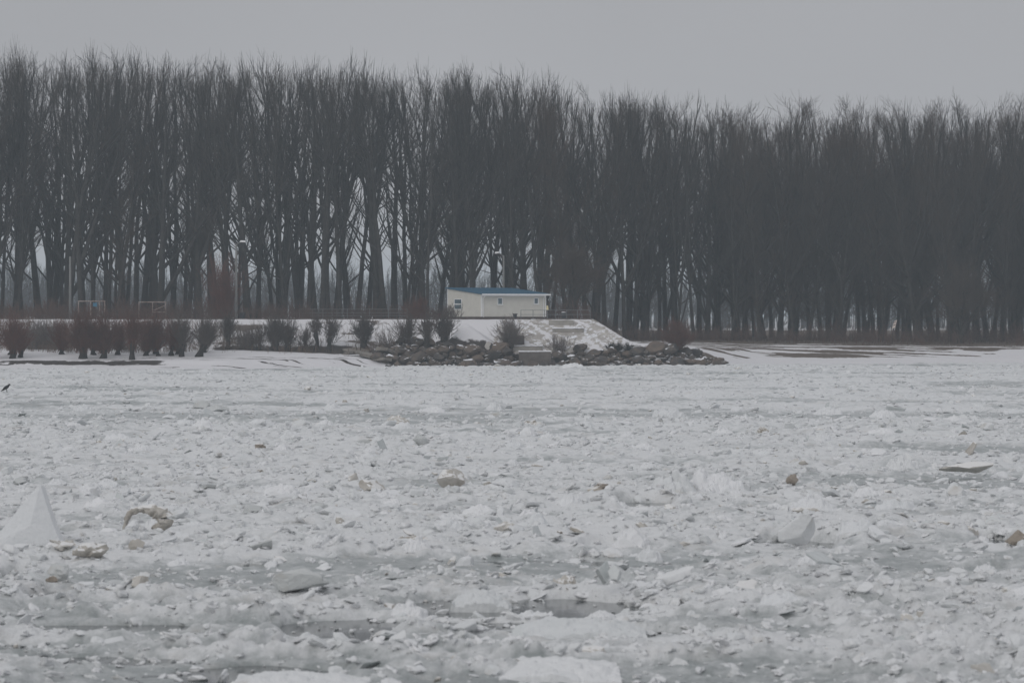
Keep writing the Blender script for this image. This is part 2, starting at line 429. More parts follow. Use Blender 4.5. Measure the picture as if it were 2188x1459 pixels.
def ground_mat():
    m = bpy.data.materials.new('bank_ground'); m.use_nodes = True
    t = m.node_tree; b = t.nodes['Principled BSDF']; b.inputs['Roughness'].default_value = 0.85; b.inputs['Specular IOR Level'].default_value = 0.2
    ab = N(t, 'ShaderNodeAttribute', attribute_name='bare'); ak = N(t, 'ShaderNodeAttribute', attribute_name='soil_kind')
    g = N(t, 'ShaderNodeNewGeometry')
    mp = N(t, 'ShaderNodeMapping'); mp.inputs['Scale'].default_value = (1.0, 1.0, 1.0); t.links.new(g.outputs['Position'], mp.inputs['Vector'])
    n = N(t, 'ShaderNodeTexNoise'); n.inputs['Scale'].default_value = 1.6; n.inputs['Detail'].default_value = 6; n.inputs['Roughness'].default_value = 0.65
    t.links.new(mp.outputs[0], n.inputs['Vector'])
    a = N(t, 'ShaderNodeMath', operation='MULTIPLY_ADD'); a.inputs[1].default_value = 1.3; a.inputs[2].default_value = -0.65; t.links.new(n.outputs['Fac'], a.inputs[0])
    s = N(t, 'ShaderNodeMath', operation='ADD'); t.links.new(ab.outputs['Fac'], s.inputs[0]); t.links.new(a.outputs[0], s.inputs[1])
    r = N(t, 'ShaderNodeMapRange'); r.inputs['From Min'].default_value = 0.38; r.inputs['From Max'].default_value = 0.6; t.links.new(s.outputs[0], r.inputs['Value'])
    cr = N(t, 'ShaderNodeValToRGB'); e = cr.color_ramp.elements
    e[0].position = 0.0; e[0].color = (0.055, 0.046, 0.042, 1); e[1].position = 0.5; e[1].color = (0.125, 0.100, 0.082, 1)
    e3 = cr.color_ramp.elements.new(1.0); e3.color = (0.40, 0.37, 0.34, 1)
    dv_ = N(t, 'ShaderNodeMath', operation='MULTIPLY'); dv_.inputs[1].default_value = 0.5; t.links.new(ak.outputs['Fac'], dv_.inputs[0]); t.links.new(dv_.outputs[0], cr.inputs['Fac'])
    n3 = N(t, 'ShaderNodeTexNoise'); n3.inputs['Scale'].default_value = 5; n3.inputs['Detail'].default_value = 5; t.links.new(g.outputs['Position'], n3.inputs['Vector'])
    v3 = N(t, 'ShaderNodeMapRange'); v3.inputs['To Min'].default_value = 0.55; v3.inputs['To Max'].default_value = 1.45; t.links.new(n3.outputs['Fac'], v3.inputs['Value'])
    sc = N(t, 'ShaderNodeVectorMath', operation='SCALE'); t.links.new(cr.outputs['Color'], sc.inputs[0]); t.links.new(v3.outputs[0], sc.inputs['Scale'])
    mx = N(t, 'ShaderNodeMix', data_type='RGBA'); mx.inputs['A'].default_value = (0.68, 0.672, 0.688, 1)
    t.links.new(sc.outputs[0], mx.inputs['B']); t.links.new(r.outputs[0], mx.inputs['Factor']); t.links.new(mx.outputs['Result'], b.inputs['Base Color'])
    bu = N(t, 'ShaderNodeBump'); bu.inputs['Strength'].default_value = 0.4; bu.inputs['Distance'].default_value = 0.06
    t.links.new(n.outputs['Fac'], bu.inputs['Height']); t.links.new(bu.outputs[0], b.inputs['Normal'])
    return m
me.materials.append(ground_mat())
tag(obj('river_bank', me), kind='structure')
# the land beyond, out to the horizon, and the banks to either side
M['far_ground'] = mat('far_ground', (0.62, 0.62, 0.64), 0.9, 0.2, 0.02, rgb2=(0.30, 0.28, 0.26), coord='Object')
m_ = MB()
V = np.array([(-2400, 500, 2.2), (2400, 500, 2.2), (2400, 3600, 2.2), (-2400, 3600, 2.2),
              (-2400, 283, 0.0), (-95, 283, 0.0), (-95, 500, 2.2), (95, 322, 0.0), (2400, 322, 0.0), (95, 500, 2.2)], float)
tag(obj('far_ground', mesh_arrays('far_ground', V, [[(0, 1, 2, 3), (4, 5, 6, 0), (7, 8, 1, 9)]], M['far_ground'])), kind='structure')
def hit(px, py, y0=296.0, y1=325.0):
    """where the line of sight through a pixel meets the bank"""
    Y = np.arange(y0, y1, 0.05); X = X_at(px, Y)
    k = np.argmax(land(X, Y) >= Z_at(py, Y))
    return float(X[k]), float(Y[k]), float(land(X[k:k + 1], Y[k:k + 1])[0])
def zl(x, y): return float(land(np.array([float(x)]), np.array([float(y)]))[0])

# ------------------------------------------------------------------ river
mw = mat('river_water', (0.06, 0.07, 0.072), 0.12, 0.2, 0.5, 0.15, 2.0, spec=0.5, rgb2=(0.12, 0.13, 0.13), coord='Object')
V = np.array([(-2400, -300, -0.06), (2400, -300, -0.06), (2400, 330, -0.06), (-2400, 330, -0.06)], float)
tag(obj('river_water', mesh_arrays('river_water', V, [[(0, 1, 2, 3)]], mw)), kind='structure')

LEADS = [  # open or slushy water in the ice: px0, px1, py0, py1, strength
    (840, 1400, 1277, 1316, 1.0), (590, 880, 1318, 1352, 0.8), (930, 1560, 1342, 1362, 0.7), (0, 520, 1330, 1350, 0.5), (0, 430, 1398, 1416, 0.5),
    (380, 720, 1418, 1446, 0.75), (1600, 1790, 1152, 1166, 0.9), (1310, 1440, 1070, 1082, 0.9), (2070, 2160, 1146, 1160, 0.9), (1380, 1560, 1044, 1056, 0.7),
    (1240, 1340, 1160, 1174, 0.35), (0, 60, 1218, 1240, 0.5), (1590, 1670, 1044, 1056, 0.5), (1180, 1310, 1242, 1262, 0.3), (1500, 1640, 1226, 1242, 0.3), (1850, 1940, 1300, 1320, 0.4), (1600, 1850, 1362, 1384, 0.4), (60, 200, 1258, 1290, 0.5)]
def lead_field(X, Y):
    s = np.zeros_like(X); s2 = np.zeros_like(X)
    wx = 0.35 * fbm(X * 0.8, Y * 0.8, 3); wy = 0.5 * fbm(X * 0.7 + 31, Y * 0.7, 3)
    for px0, px1, py0, py1, k in LEADS:
        y1, y0 = ground_Y(py0), ground_Y(py1)
        yc, ry = (y0 + y1) / 2, (y1 - y0) / 2 * 1.15
        xc, rx = X_at((px0 + px1) / 2, yc), (px1 - px0) / 2 * yc / F
        q = np.abs((X + wx - xc) / rx) ** 2.5 + np.abs((Y + wy * ry * 0.6 - yc) / ry) ** 2
        s = np.maximum(s, k * (1 - sstep(0.55, 1.25, q)))
        q2 = np.abs((X + wx - xc) / (rx * 1.1)) ** 2.5 + np.abs((Y + wy * ry * 0.6 - yc) / np.where(Y < yc, ry + 3.4, ry * 1.2)) ** 2
        s2 = np.maximum(s2, k * (1 - sstep(0.5, 1.3, q2)))
    return s, s2
def slush_field(X, Y):
    """how wet and low the ice lies: 0 packed white ice .. 1 grey slush"""
    n = fbm(X * 0.045 + 3.7, Y * 0.10 + 1.2, 4) + 0.45 * fbm(X * 0.28, Y * 0.55, 4)
    w = sstep(-0.10, 0.42, n)
    band = np.exp(-((Y - (153 + 0.05 * X) - 2.5 * fbm(X * .1, Y * .1, 2)) / 6.0) ** 2) * 0.95
    near = 0.85 * (1 - sstep(50, 66, Y)) * sstep(-0.14, 0.22, fbm(X * 0.16 - 9, Y * 0.75, 3) - 0.012 * X)
    return np.clip(np.maximum(w, np.maximum(band, near)), 0, 1)
def fade(Y, size): return 1 - sstep(0.6, 1.2, (0.0035 * Y) / size * 2.2)
def ice_h(X, Y, detail=True):
    (ld, ld2), sl = lead_field(X, Y), slush_field(X, Y)
    wx = X + 0.25 * fbm(X * 1.7, Y * 1.7, 2); wy = Y + 0.25 * fbm(X * 1.7 + 50, Y * 1.7, 2)
    big = fbm(X * 0.16, Y * 0.16, 3)
    rid = lambda f, o: (1 - np.abs(fbm(X * f + o, Y * f - o, 2)) * 2.2)
    dry = 1 - 0.7 * sl
    f1, f2, v = worley(wx * 0.85, wy * 0.85)
    st = np.clip(f2 - f1, 0, 0.55) / 0.55
    h = 0.13 + 0.15 * big + (0.17 * (st ** 0.6) * (0.25 + v)) * dry
    f1, f2, v2 = worley(wx * 2.1 + 9, wy * 2.1)
    st = np.clip(f2 - f1, 0, 0.5) / 0.5
    h = h + 0.17 * (st ** 0.6 - 0.5) * (0.3 + v2) * fade(Y, 0.5) * dry
    h = h + 0.10 * (rid(1.1, 3) - 0.5) * fade(Y, 0.8) * dry + 0.07 * (rid(2.7, 8) - 0.5) * fade(Y, 0.4) * dry
    f1, f2, v3 = worley(wx * 5.0 + 9, wy * 5.0)
    h = h + 0.085 * (np.clip(f2 - f1, 0, .4) / .4 - 0.5) * (0.3 + v3) * fade(Y, 0.2) * (1 - 0.4 * sl)
    h = h + 0.045 * fbm(X * 6, Y * 6, 3) * fade(Y, 0.15)
    tone = 0.55 * v + 0.3 * v2 * fade(Y, 0.5) + 0.15 * v3
    h = h * (1 - 0.75 * ld2)
    h = h + 0.06 * sstep(90, 200, Y) * fbm(X * 0.9, Y * 0.9, 3)
    h = h - 0.10 * sl * (1 - sstep(110, 150, Y)) - 0.06 * sl - 0.42 * ld
    ys_ = Yshore(X)
    h = np.where(Y > ys_ - 3, np.minimum(h, 0.10), h)
    return h, sl, ld, tone
rows = [34.0]
while rows[-1] < 326: rows.append(rows[-1] * 1.0027)
rows = np.array(rows)
us = np.linspace(-0.28, 0.28, 600)
IX = rows[:, None] * us[None, :]
IY = np.broadcast_to(rows[:, None], IX.shape).copy()
IH, ISL, ILD, ITN = ice_h(IX, IY)
me = mesh_arrays('pack_ice', np.stack([IX, IY, IH], -1).reshape(-1, 3), [grid_faces(len(us), len(rows))], None, True)
float_attr(me, 'wet', np.clip(ISL * 0.85 + ILD + 0.55 * (ITN - 0.5) - 0.5 * sstep(0.0, 0.35, fbm(IX * 0.22, IY * 0.33, 3)) * (1 - ISL), -0.5, 1))
def pack_mat():
    m = bpy.data.materials.new('pack_ice'); m.use_nodes = True
    t = m.node_tree; b = t.nodes['Principled BSDF']
    g = N(t, 'ShaderNodeNewGeometry'); aw = N(t, 'ShaderNodeAttribute', attribute_name='wet')
    n = N(t, 'ShaderNodeTexNoise'); n.inputs['Scale'].default_value = 2.6; n.inputs['Detail'].default_value = 8; n.inputs['Roughness'].default_value = 0.72
    t.links.new(g.outputs['Position'], n.inputs['Vector'])
    a = N(t, 'ShaderNodeMath', operation='MULTIPLY_ADD'); a.inputs[1].default_value = 2.6; a.inputs[2].default_value = -1.24; t.links.new(n.outputs['Fac'], a.inputs[0])
    s = N(t, 'ShaderNodeMath', operation='ADD', use_clamp=True); t.links.new(aw.outputs['Fac'], s.inputs[0]); t.links.new(a.outputs[0], s.inputs[1])
    mx = N(t, 'ShaderNodeMix', data_type='RGBA'); mx.inputs['A'].default_value = (0.735, 0.745, 0.75, 1); mx.inputs['B'].default_value = (0.315, 0.342, 0.34, 1)
    t.links.new(s.outputs[0], mx.inputs['Factor'])
    n2 = N(t, 'ShaderNodeTexNoise'); n2.inputs['Scale'].default_value = 0.5; n2.inputs['Detail'].default_value = 7; n2.inputs['Roughness'].default_value = 0.7
    t.links.new(g.outputs['Position'], n2.inputs['Vector'])
    r2 = N(t, 'ShaderNodeMapRange'); r2.inputs['From Min'].default_value = 0.55; r2.inputs['From Max'].default_value = 0.78; r2.inputs['To Max'].default_value = 0.55
    t.links.new(n2.outputs['Fac'], r2.inputs['Value'])
    m2 = N(t, 'ShaderNodeMix', data_type='RGBA'); m2.inputs['B'].default_value = (0.47, 0.425, 0.375, 1)
    t.links.new(mx.outputs['Result'], m2.inputs['A']); t.links.new(r2.outputs[0], m2.inputs['Factor'])
    t.links.new(m2.outputs['Result'], b.inputs['Base Color'])
    rr = N(t, 'ShaderNodeMapRange'); rr.inputs['To Min'].default_value = 0.7; rr.inputs['To Max'].default_value = 0.35; t.links.new(s.outputs[0], rr.inputs['Value'])
    t.links.new(rr.outputs[0], b.inputs['Roughness'])
    bn = N(t, 'ShaderNodeTexNoise'); bn.inputs['Scale'].default_value = 6; bn.inputs['Detail'].default_value = 7; bn.inputs['Roughness'].default_value = 0.65
    t.links.new(g.outputs['Position'], bn.inputs['Vector'])
    bu = N(t, 'ShaderNodeBump'); bu.inputs['Strength'].default_value = 0.9; bu.inputs['Distance'].default_value = 0.085
    t.links.new(bn.outputs['Fac'], bu.inputs['Height']); t.links.new(bu.outputs[0], b.inputs['Normal'])
    return m
me.materials.append(pack_mat())
tag(obj('pack_ice', me), kind='structure')
# ice further out to the sides, never in view, so that the river is white there too
m_ = MB()
V = np.array([(-2400, -200, 0.02), (-9.5, -200, 0.02), (-9.5, 34, 0.02), (-91.2, 326, 0.02), (-2400, 326, 0.02),
              (2400, -200, 0.02), (9.5, -200, 0.02), (9.5, 34, 0.02), (91.2, 326, 0.02), (2400, 326, 0.02)], float)
tag(obj('river_ice', mesh_arrays('river_ice', V, [[(0, 1, 2, 3, 4)], [(9, 8, 7, 6, 5)], [(1, 6, 7, 2)]], M['snow'])), kind='structure')

# ------------------------------------------------------------------ ice pieces
def lump_mesh(name, seed, sub, planes=5, rough=0.3, squash=(1, 1, 0.75), material=None, smooth=False):
    r = np.random.default_rng(seed)
    bm = bmesh.new(); bmesh.ops.create_icosphere(bm, subdivisions=sub, radius=1.0)
    off = Vector(r.uniform(-50, 50, 3))
    V = []
    for v in bm.verts:
        p = v.co
        k = 1 + rough * mnoise.noise(p * 1.2 + off) + rough * 0.6 * mnoise.noise(p * 2.9 + off) + rough * 0.3 * mnoise.noise(p * 6 + off)
        V.append(p * k)
    V = np.array(V)
    for _ in range(planes):
        n = r.normal(size=3); n /= np.linalg.norm(n); d = r.uniform(0.5, 0.8)
        q = V @ n - d
        V -= np.where(q > 0, q * 0.93, 0)[:, None] * n
    V *= np.array(squash)
    Fc = np.array([[v.index for v in f.verts] for f in bm.faces])
    bm.free()
    V /= np.abs(V[:, :2]).max()
    return mesh_arrays(name, V, [Fc], material, smooth)
def slab_mesh(name, seed, n=6, thick=0.13, material=None, long=1.0):
    r = np.random.default_rng(seed)
    a = np.sort((np.arange(n) + r.uniform(-0.32, 0.32, n)) * 2 * math.pi / n)
    rad = r.uniform(0.65, 1.0, n)
    ring = np.stack([np.cos(a) * rad * long, np.sin(a) * rad, np.zeros(n)], -1)
    mid = []
    for i in range(n):                      # an extra, uneven point along every edge
        p, q = ring[i], ring[(i + 1) % n]
        mid += [p, (p + q) / 2 * r.uniform(0.9, 1.05)]
    ring = np.array(mid); n2 = len(ring)
    lo = ring.copy(); lo[:, 2] -= thick * r.uniform(0.7, 1.2, n2); lo[:, :2] *= r.uniform(0.86, 1.0, (n2, 1))
    up = ring * 0.93; up[:, 2] = thick * 0.25
    V = np.concatenate([lo, ring, up, [[0, 0, thick * 0.32]], [[0, 0, -thick]]])
    i = np.arange(n2); j = (i + 1) % n2
    q = np.concatenate([np.stack([i, j, n2 + j, n2 + i], -1), np.stack([n2 + i, n2 + j, 2 * n2 + j, 2 * n2 + i], -1)])
    tr = np.concatenate([np.stack([2 * n2 + i, 2 * n2 + j, np.full(n2, 3 * n2)], -1), np.stack([j, i, np.full(n2, 3 * n2 + 1)], -1)])
    return mesh_arrays(name, V, [q, tr], material)
protos = []
for i in range(7): protos.append(('lump', lump_mesh('ice_lump', 100 + i, 2, 5, 0.35, material=M['ice'])))
for i in range(6): protos.append(('clump', lump_mesh('ice_clump', 200 + i, 3, 1, 0.85, (1, 1, 0.75), material=M['ice_white' if i < 4 else 'ice'], smooth=True)))
for i in range(4): protos.append(('slab', slab_mesh('ice_slab', 300 + i, 5 + i % 3, 0.14 + 0.05 * (i % 2), M['ice'])))
for i in range(3): protos.append(('shard', slab_mesh('ice_shard', 400 + i, 4, 0.07, M['ice_glass'], 1.3)))
for i in range(2): protos.append(('dirty', lump_mesh('ice_lump', 450 + i, 2, 4, 0.4, material=M['ice_dirty'])))
pc = bpy.data.collections.new('ice_kinds')
for k, (nm, me) in enumerate(protos):
    o = bpy.data.objects.new('ice_kind_%02d' % k, me); pc.objects.link(o)
def scatter(y0, y1, per_m2, s0, s1):
    umax = 0.215
    n = int(per_m2 * umax * (y1 * y1 - y0 * y0))
    Y = np.sqrt(rng.uniform(y0 * y0, y1 * y1, n)); X = Y * rng.uniform(-umax, umax, n)
    s = s0 * (s1 / s0) ** (rng.uniform(0, 1, n) ** 2.2)
    return X, Y, s
parts_ = [scatter(36, 62, 26, 0.03, 0.19), scatter(62, 100, 10, 0.045, 0.24), scatter(100, 160, 3.2, 0.07, 0.28), scatter(160, 300, 0.7, 0.10, 0.30)]
CX, CY, CS = [np.concatenate(a) for a in zip(*parts_)]
keep = CY < Yshore(CX) - 2.0
CX, CY, CS = CX[keep], CY[keep], CS[keep]
ch, csl, cld, _ = ice_h(CX, CY)
pk = rng.uniform(0, 1, len(CX))
keep = (pk < 1 - 0.93 * cld) & (rng.uniform(0, 1, len(CX)) < 1 - 0.72 * csl)
CX, CY, CS, ch = CX[keep], CY[keep], CS[keep], ch[keep]
n = len(CX)
idx = rng.choice(len(protos), n, p=np.array([0.16 / 7] * 7 + [0.72 / 6] * 6 + [0.07 / 4] * 4 + [0.035 / 3] * 3 + [0.015 / 2] * 2))
rot = np.stack([rng.normal(0, 0.35, n), rng.normal(0, 0.35, n), rng.uniform(0, 6.283, n)], -1)
tilt = (idx >= 13) & (rng.uniform(0, 1, n) < 0.35)
rot[tilt, 0] = rng.uniform(-1.3, 1.3, tilt.sum())
scl = CS[:, None] * np.stack([rng.uniform(0.8, 1.5, n), rng.uniform(0.8, 1.3, n), rng.uniform(0.45, 0.9, n)], -1)
pm = bpy.data.meshes.new('brash_ice')
pm.vertices.add(n)
pm.vertices.foreach_set('co', np.stack([CX, CY, np.maximum(ch, -0.05) + CS * 0.0], -1).astype(np.float32).ravel())
for nm, arr in (('rot', rot), ('scl', scl)):
    a = pm.attributes.new(nm, 'FLOAT_VECTOR', 'POINT'); a.data.foreach_set('vector', arr.astype(np.float32).ravel())
a = pm.attributes.new('pick', 'INT', 'POINT'); a.data.foreach_set('value', idx.astype(np.int32))
ng = bpy.data.node_groups.new('brash_ice', 'GeometryNodeTree')
ng.interface.new_socket('Geometry', in_out='INPUT', socket_type='NodeSocketGeometry')
ng.interface.new_socket('Geometry', in_out='OUTPUT', socket_type='NodeSocketGeometry')
gi, go = N(ng, 'NodeGroupInput'), N(ng, 'NodeGroupOutput')
iop = N(ng, 'GeometryNodeInstanceOnPoints')
ci = N(ng, 'GeometryNodeCollectionInfo'); ci.inputs['Collection'].default_value = pc
ci.inputs['Separate Children'].default_value = True; ci.inputs['Reset Children'].default_value = True
iop.inputs['Pick Instance'].default_value = True
def nattr(nm, dt):
    q = N(ng, 'GeometryNodeInputNamedAttribute', data_type=dt); q.inputs['Name'].default_value = nm
    return q.outputs['Attribute']
e2r = N(ng, 'FunctionNodeEulerToRotation')
ng.links.new(gi.outputs[0], iop.inputs['Points']); ng.links.new(ci.outputs[0], iop.inputs['Instance'])
ng.links.new(nattr('rot', 'FLOAT_VECTOR'), e2r.inputs[0]); ng.links.new(e2r.outputs[0], iop.inputs['Rotation'])
ng.links.new(nattr('scl', 'FLOAT_VECTOR'), iop.inputs['Scale']); ng.links.new(nattr('pick', 'INT'), iop.inputs['Instance Index'])
ng.links.new(iop.outputs[0], go.inputs[0])
bo = obj('brash_ice', pm)
bo.modifiers.new('scatter', 'NODES').node_group = ng
tag(bo, 'small broken ice lumps and splinters packed all over the river', 'ice', kind='stuff')
print('brash pieces', n)

def hz(X, Y): return float(ice_h(np.array([float(X)]), np.array([float(Y)]))[0][0])
LANDMARKS = []      # (phrase, X, Y)
def heap_mesh(seed, material, nx=44, ny=30, rough=0.5):
    r = np.random.default_rng(seed); o = r.uniform(0, 60, 2)
    gx, gy = np.meshgrid(np.linspace(-1.15, 1.15, nx), np.linspace(-1.15, 1.15, ny))
    rr = np.hypot(gx, gy) * (1 + 0.45 * fbm(gx * 1.2 + o[0], gy * 1.2 + o[1], 3))
    dome = np.clip(1 - rr ** 2.4, -0.6, 1)
    f1, f2, v = worley(gx * 3.2 + o[0], gy * 2.6 + o[1])
    f1b, f2b, vb = worley(gx * 7 + o[0], gy * 6 + o[1])
    z = dome * (0.45 + 0.55 * v) + rough * 0.5 * (np.clip(f2 - f1, 0, .5) - .2) + rough * 0.22 * np.clip(f2b - f1b, 0, .5) * (0.5 + vb) + rough * 0.25 * fbm(gx * 4 + o[0], gy * 4, 3)
    z = np.where(np.minimum(1.15 - np.abs(gx), 1.15 - np.abs(gy)) < 0.02, -1.5, z)
    return mesh_arrays('ice_block', np.stack([gx, gy, z], -1).reshape(-1, 3), [grid_faces(nx, ny)], M[material], False)
def special(name, label, px, py, mesh, size, rot=(0, 0, 0), sink=0.0, phrase=None, cat='ice block', zscale=None):
    """an ice piece that the photograph shows: px, py = the middle of its foot, size = (half width, half depth, half height)"""
    Y = ground_Y(py, 0.12); X = X_at(px, Y)
    o = obj(name, mesh, None, (X, Y, 0.12 + size[2] * (1 - sink)), rot)
    o.scale = size
    tag(o, label, cat)
    if phrase: LANDMARKS.append((phrase, X, Y))
    return o
def lm(seed, material, planes=4, rough=0.35, squash=(1, 1, 0.9), smooth=False, sub=3):
    return lump_mesh('ice_block', seed, sub, planes + 4, rough * 1.5, squash, M[material], smooth)
def sl_(seed, material, n=6, thick=0.15, long=1.0): return slab_mesh('ice_slab', seed, n, thick, M[material], long)
# the pointed slab standing at the left edge
def pyramid():
    r = np.random.default_rng(3)
    out_ = np.array([(-1.05, 0.0), (-0.62, 0.45), (-0.2, 1.0), (0.20, 1.52), (0.27, 1.55), (0.40, 1.1), (0.56, 0.6), (0.80, 0.0), (0.85, -0.25), (-1.1, -0.25)])
    n_ = len(out_)
    fr = np.stack([out_[:, 0], -0.30 - 0.10 * (1.5 - out_[:, 1]), out_[:, 1]], -1)
    bk = np.stack([out_[:, 0] * 1.0 + 0.08, 0.25 + 0.25 * (1.5 - out_[:, 1]), out_[:, 1] * 0.98], -1)
    V = np.concatenate([fr, bk, [[0.05, -0.52, 0.55]], [[0.1, 0.5, 0.5]]])
    i = np.arange(n_); j = (i + 1) % n_
    return mesh_arrays('ice_slab', V, [np.stack([j, i, n_ + i, n_ + j], -1), np.concatenate([np.stack([i, j, np.full(n_, 2 * n_)], -1), np.stack([n_ + j, n_ + i, np.full(n_, 2 * n_ + 1)], -1)])], M['ice_white'])
special('ice_slab', 'tall pointed triangular ice slab standing upright at the edge of the ice', 62, 1172, pyramid(), (0.95, 0.9, 0.92), (-0.12, 0, 0.1), 1.0, 'tall pointed ice slab', 'ice slab')
# the dirty arch
def arch():
    pts = [(-0.62, 0, -0.25), (-0.56, 0, 0.12), (-0.44, 0, 0.42), (-0.15, 0, 0.56), (0.2, 0, 0.58), (0.5, 0, 0.50), (0.72, 0.0, 0.28), (0.70, 0, 0.02), (0.45, -0.05, -0.25)]
    rad = [0.06, 0.08, 0.12, 0.13, 0.17, 0.24, 0.28, 0.26, 0.2]
    tt = np.linspace(0, len(pts) - 1, 26); P = np.stack([np.interp(tt, np.arange(len(pts)), np.array(pts)[:, a]) for a in range(3)], -1)[None]; k = 14
    rad = np.interp(tt, np.arange(len(pts)), rad) * np.random.default_rng(4).uniform(0.86, 1.14, 26)
    V, q = tubes(P, rad[None], k)
    V = np.array([Vector(v) * 1.0 + Vector((1, 1, 1)) * (0.08 * mnoise.noise(Vector(v) * 5) + 0.03 * mnoise.noise(Vector(v) * 13)) for v in V])
    caps = [np.arange(k)[::-1][None], (np.arange(k) + len(V) - k)[None]]
    return mesh_arrays('ice_arch', V, [q] + caps, M['ice_dirty'], False)
special('ice_arch', 'dirty brown ice arch curling over a white hollow', 305, 1140, arch(), (0.72, 0.8, 0.62), (0, 0, 0), 0.62, 'brown ice arch', 'ice block')
special('ice_block', 'white ice lump lying in the hollow of the brown arch', 285, 1142, lm(21, 'ice_white'), (0.24, 0.2, 0.22), phrase=None)
special('ice_block', 'dirty grey rounded ice lump with dark foot beside the pointed slab', 195, 1199, lm(22, 'ice_dirty'), (0.42, 0.35, 0.24), (0, 0, .3), 0.2, 'dirty rounded ice lump')
special('ice_block', 'jagged brown stained ice heap at the foot of the pointed slab', 135, 1190, lm(23, 'ice_dirty', 6, 0.9, smooth=False), (0.36, 0.3, 0.3), (0.2, 0, 1), 0.3, 'jagged stained ice heap')
special('ice_block', 'small round brownish ice ball below the brown arch', 292, 1181, lm(24, 'ice_dirty', 2, 0.2), (0.20, 0.18, 0.20), (0, 0, 0), 0.25)
special('ice_slab', 'sloping grey ice slab with brown underside below the pointed slab', 128, 1240, lm(25, 'ice_grey', 6, 0.3), (0.40, 0.35, 0.22), (0, 0.3, 0), 0.1, 'sloping grey slab with brown underside', 'ice slab')
special('ice_block', 'brown stone-like crumb under the sloping grey slab', 112, 1246, lm(26, 'ice_brown'), (0.14, 0.12, 0.08), (0, 0, 0), 0.2)
special('ice_slab', 'long smooth grey ice slab resting above the open water', 626, 1272, lm(27, 'ice_grey', 3, 0.22, (1, 0.6, 0.5)), (0.68, 0.55, 0.42), (0, 0.04, 0), 0.35, 'long smooth grey ice slab', 'ice slab')
special('ice_block', 'knobbly white ice lump with grey shaded foot, alone on the pack', 888, 1176, heap_mesh(28, 'ice_white', 26, 18, 0.6), (0.36, 0.34, 0.32), (0, 0, 0), 1.0, 'knobbly white ice lump')
special('ice_slab', 'greyish tilted ice plate far out on the pack below the willow stools', 902, 956, lm(29, 'ice_grey', 6, 0.3), (0.42, 0.5, 0.30), (0, 0.2, 0), 0.3, 'greyish tilted plate far out', 'ice slab')
special('ice_block', 'small brown pointed ice lump far out on the pack', 558, 964, lm(30, 'ice_brown', 6, 0.4), (0.26, 0.3, 0.24), (0, 0, 0), 0.3, 'brown pointed lump')
special('ice_slab', 'flat brown stained ice slab among white rubble', 788, 1047, lm(31, 'ice_dirty', 4, 0.3), (0.50, 0.5, 0.22), (0, 0.1, 0), 0.45, 'flat brown stained slab', 'ice slab')
special('ice_slab', 'leaning cream coloured ice slab among white rubble', 968, 1042, lm(32, 'ice_dirty', 5, 0.3), (0.50, 0.5, 0.36), (0, -0.35, 0), 0.4, 'leaning cream slab', 'ice slab')
special('ice_slab', 'layered dark brown ice slab lying low in the pack', 1294, 1056, lm(33, 'ice_brown', 5, 0.55), (0.62, 0.5, 0.20), (0, 0.12, 0), 0.3, 'layered dark brown slab', 'ice slab')
special('ice_block', 'big domed grey ice block, twin of the one beside it', 1440, 1050, heap_mesh(34, 'ice', rough=0.3), (0.72, 0.9, 0.62), (0, 0, 0), 1.0, 'big domed grey block')
special('ice_block', 'wide humped white ice block against the domed grey one', 1520, 1046, heap_mesh(35, 'ice_white', rough=0.35), (0.85, 0.9, 0.72), (0, 0, .2), 1.0, 'wide humped white block')
special('ice_block', 'dark brown hollow lump like a clod in the white ice', 1692, 1040, lm(36, 'ice_brown', 3, 0.5), (0.21, 0.25, 0.26), (0, 0, 0), 0.2, 'dark brown clod')
special('ice_block', 'white ice mound with a brown undercut lip', 1735, 1090, heap_mesh(37, 'ice_white'), (0.7, 0.7, 0.42), (0, -0.1, 0), 1.0, 'white mound with brown lip')
special('ice_slab', 'brown underside lip below the white ice mound', 1728, 1100, lm(38, 'ice_dirty', 4, 0.3), (0.55, 0.2, 0.14), (0, 0, 0), 0.3, None, 'ice slab')
special('ice_block', 'pointed ice peak with stained left face at the dark lead', 1710, 1163, lm(39, 'ice', 9, 0.3, (1, 0.8, 1.1), False), (0.55, 0.45, 0.42), (0.1, 0, .4), 0.25, 'pointed ice peak at the dark lead')
special('ice_block', 'grey brown ice wedge at the end of a dark lead by the picture edge', 2176, 1170, lm(40, 'ice_brown', 7, 0.35, smooth=False), (0.28, 0.3, 0.26), (0, .5, 0), 0.25, 'grey brown ice wedge')
special('ice_slab', 'long whitish ice slab with layered edge', 2072, 1014, lm(41, 'ice_dirty', 4, 0.25, (1, .6, .6)), (1.0, 0.8, 0.42), (0, -0.05, 0), 0.4, 'long whitish slab with layered edge', 'ice slab')
special('ice_block', 'cracked white ice block with dark notch beneath', 1928, 1002, heap_mesh(42, 'ice', 26, 18), (0.55, 0.6, 0.45), (0, 0, 0), 1.0, 'cracked white block')
special('ice_slab', 'pinkish tilted ice slab at the lower middle', 1440, 1258, lm(43, 'ice', 5, 0.35, (1, .7, .6)), (0.44, 0.4, 0.28), (0, -0.4, 0), 0.3, 'pinkish tilted slab', 'ice slab')
special('ice_shard', 'clear glassy ice shard sticking up like a fin', 1290, 1268, sl_(44, 'ice_glass', 4, 0.12), (0.20, 0.3, 0.8), (1.2, 0.3, 0.4), 0.5, 'glassy upright shard', 'ice shard')
special('ice_shard', 'smaller clear ice shard leaning beside the glassy fin', 1312, 1270, sl_(45, 'ice_glass', 5, 0.12), (0.15, 0.2, 0.8), (1.1, -0.3, -0.3), 0.5, None, 'ice shard')
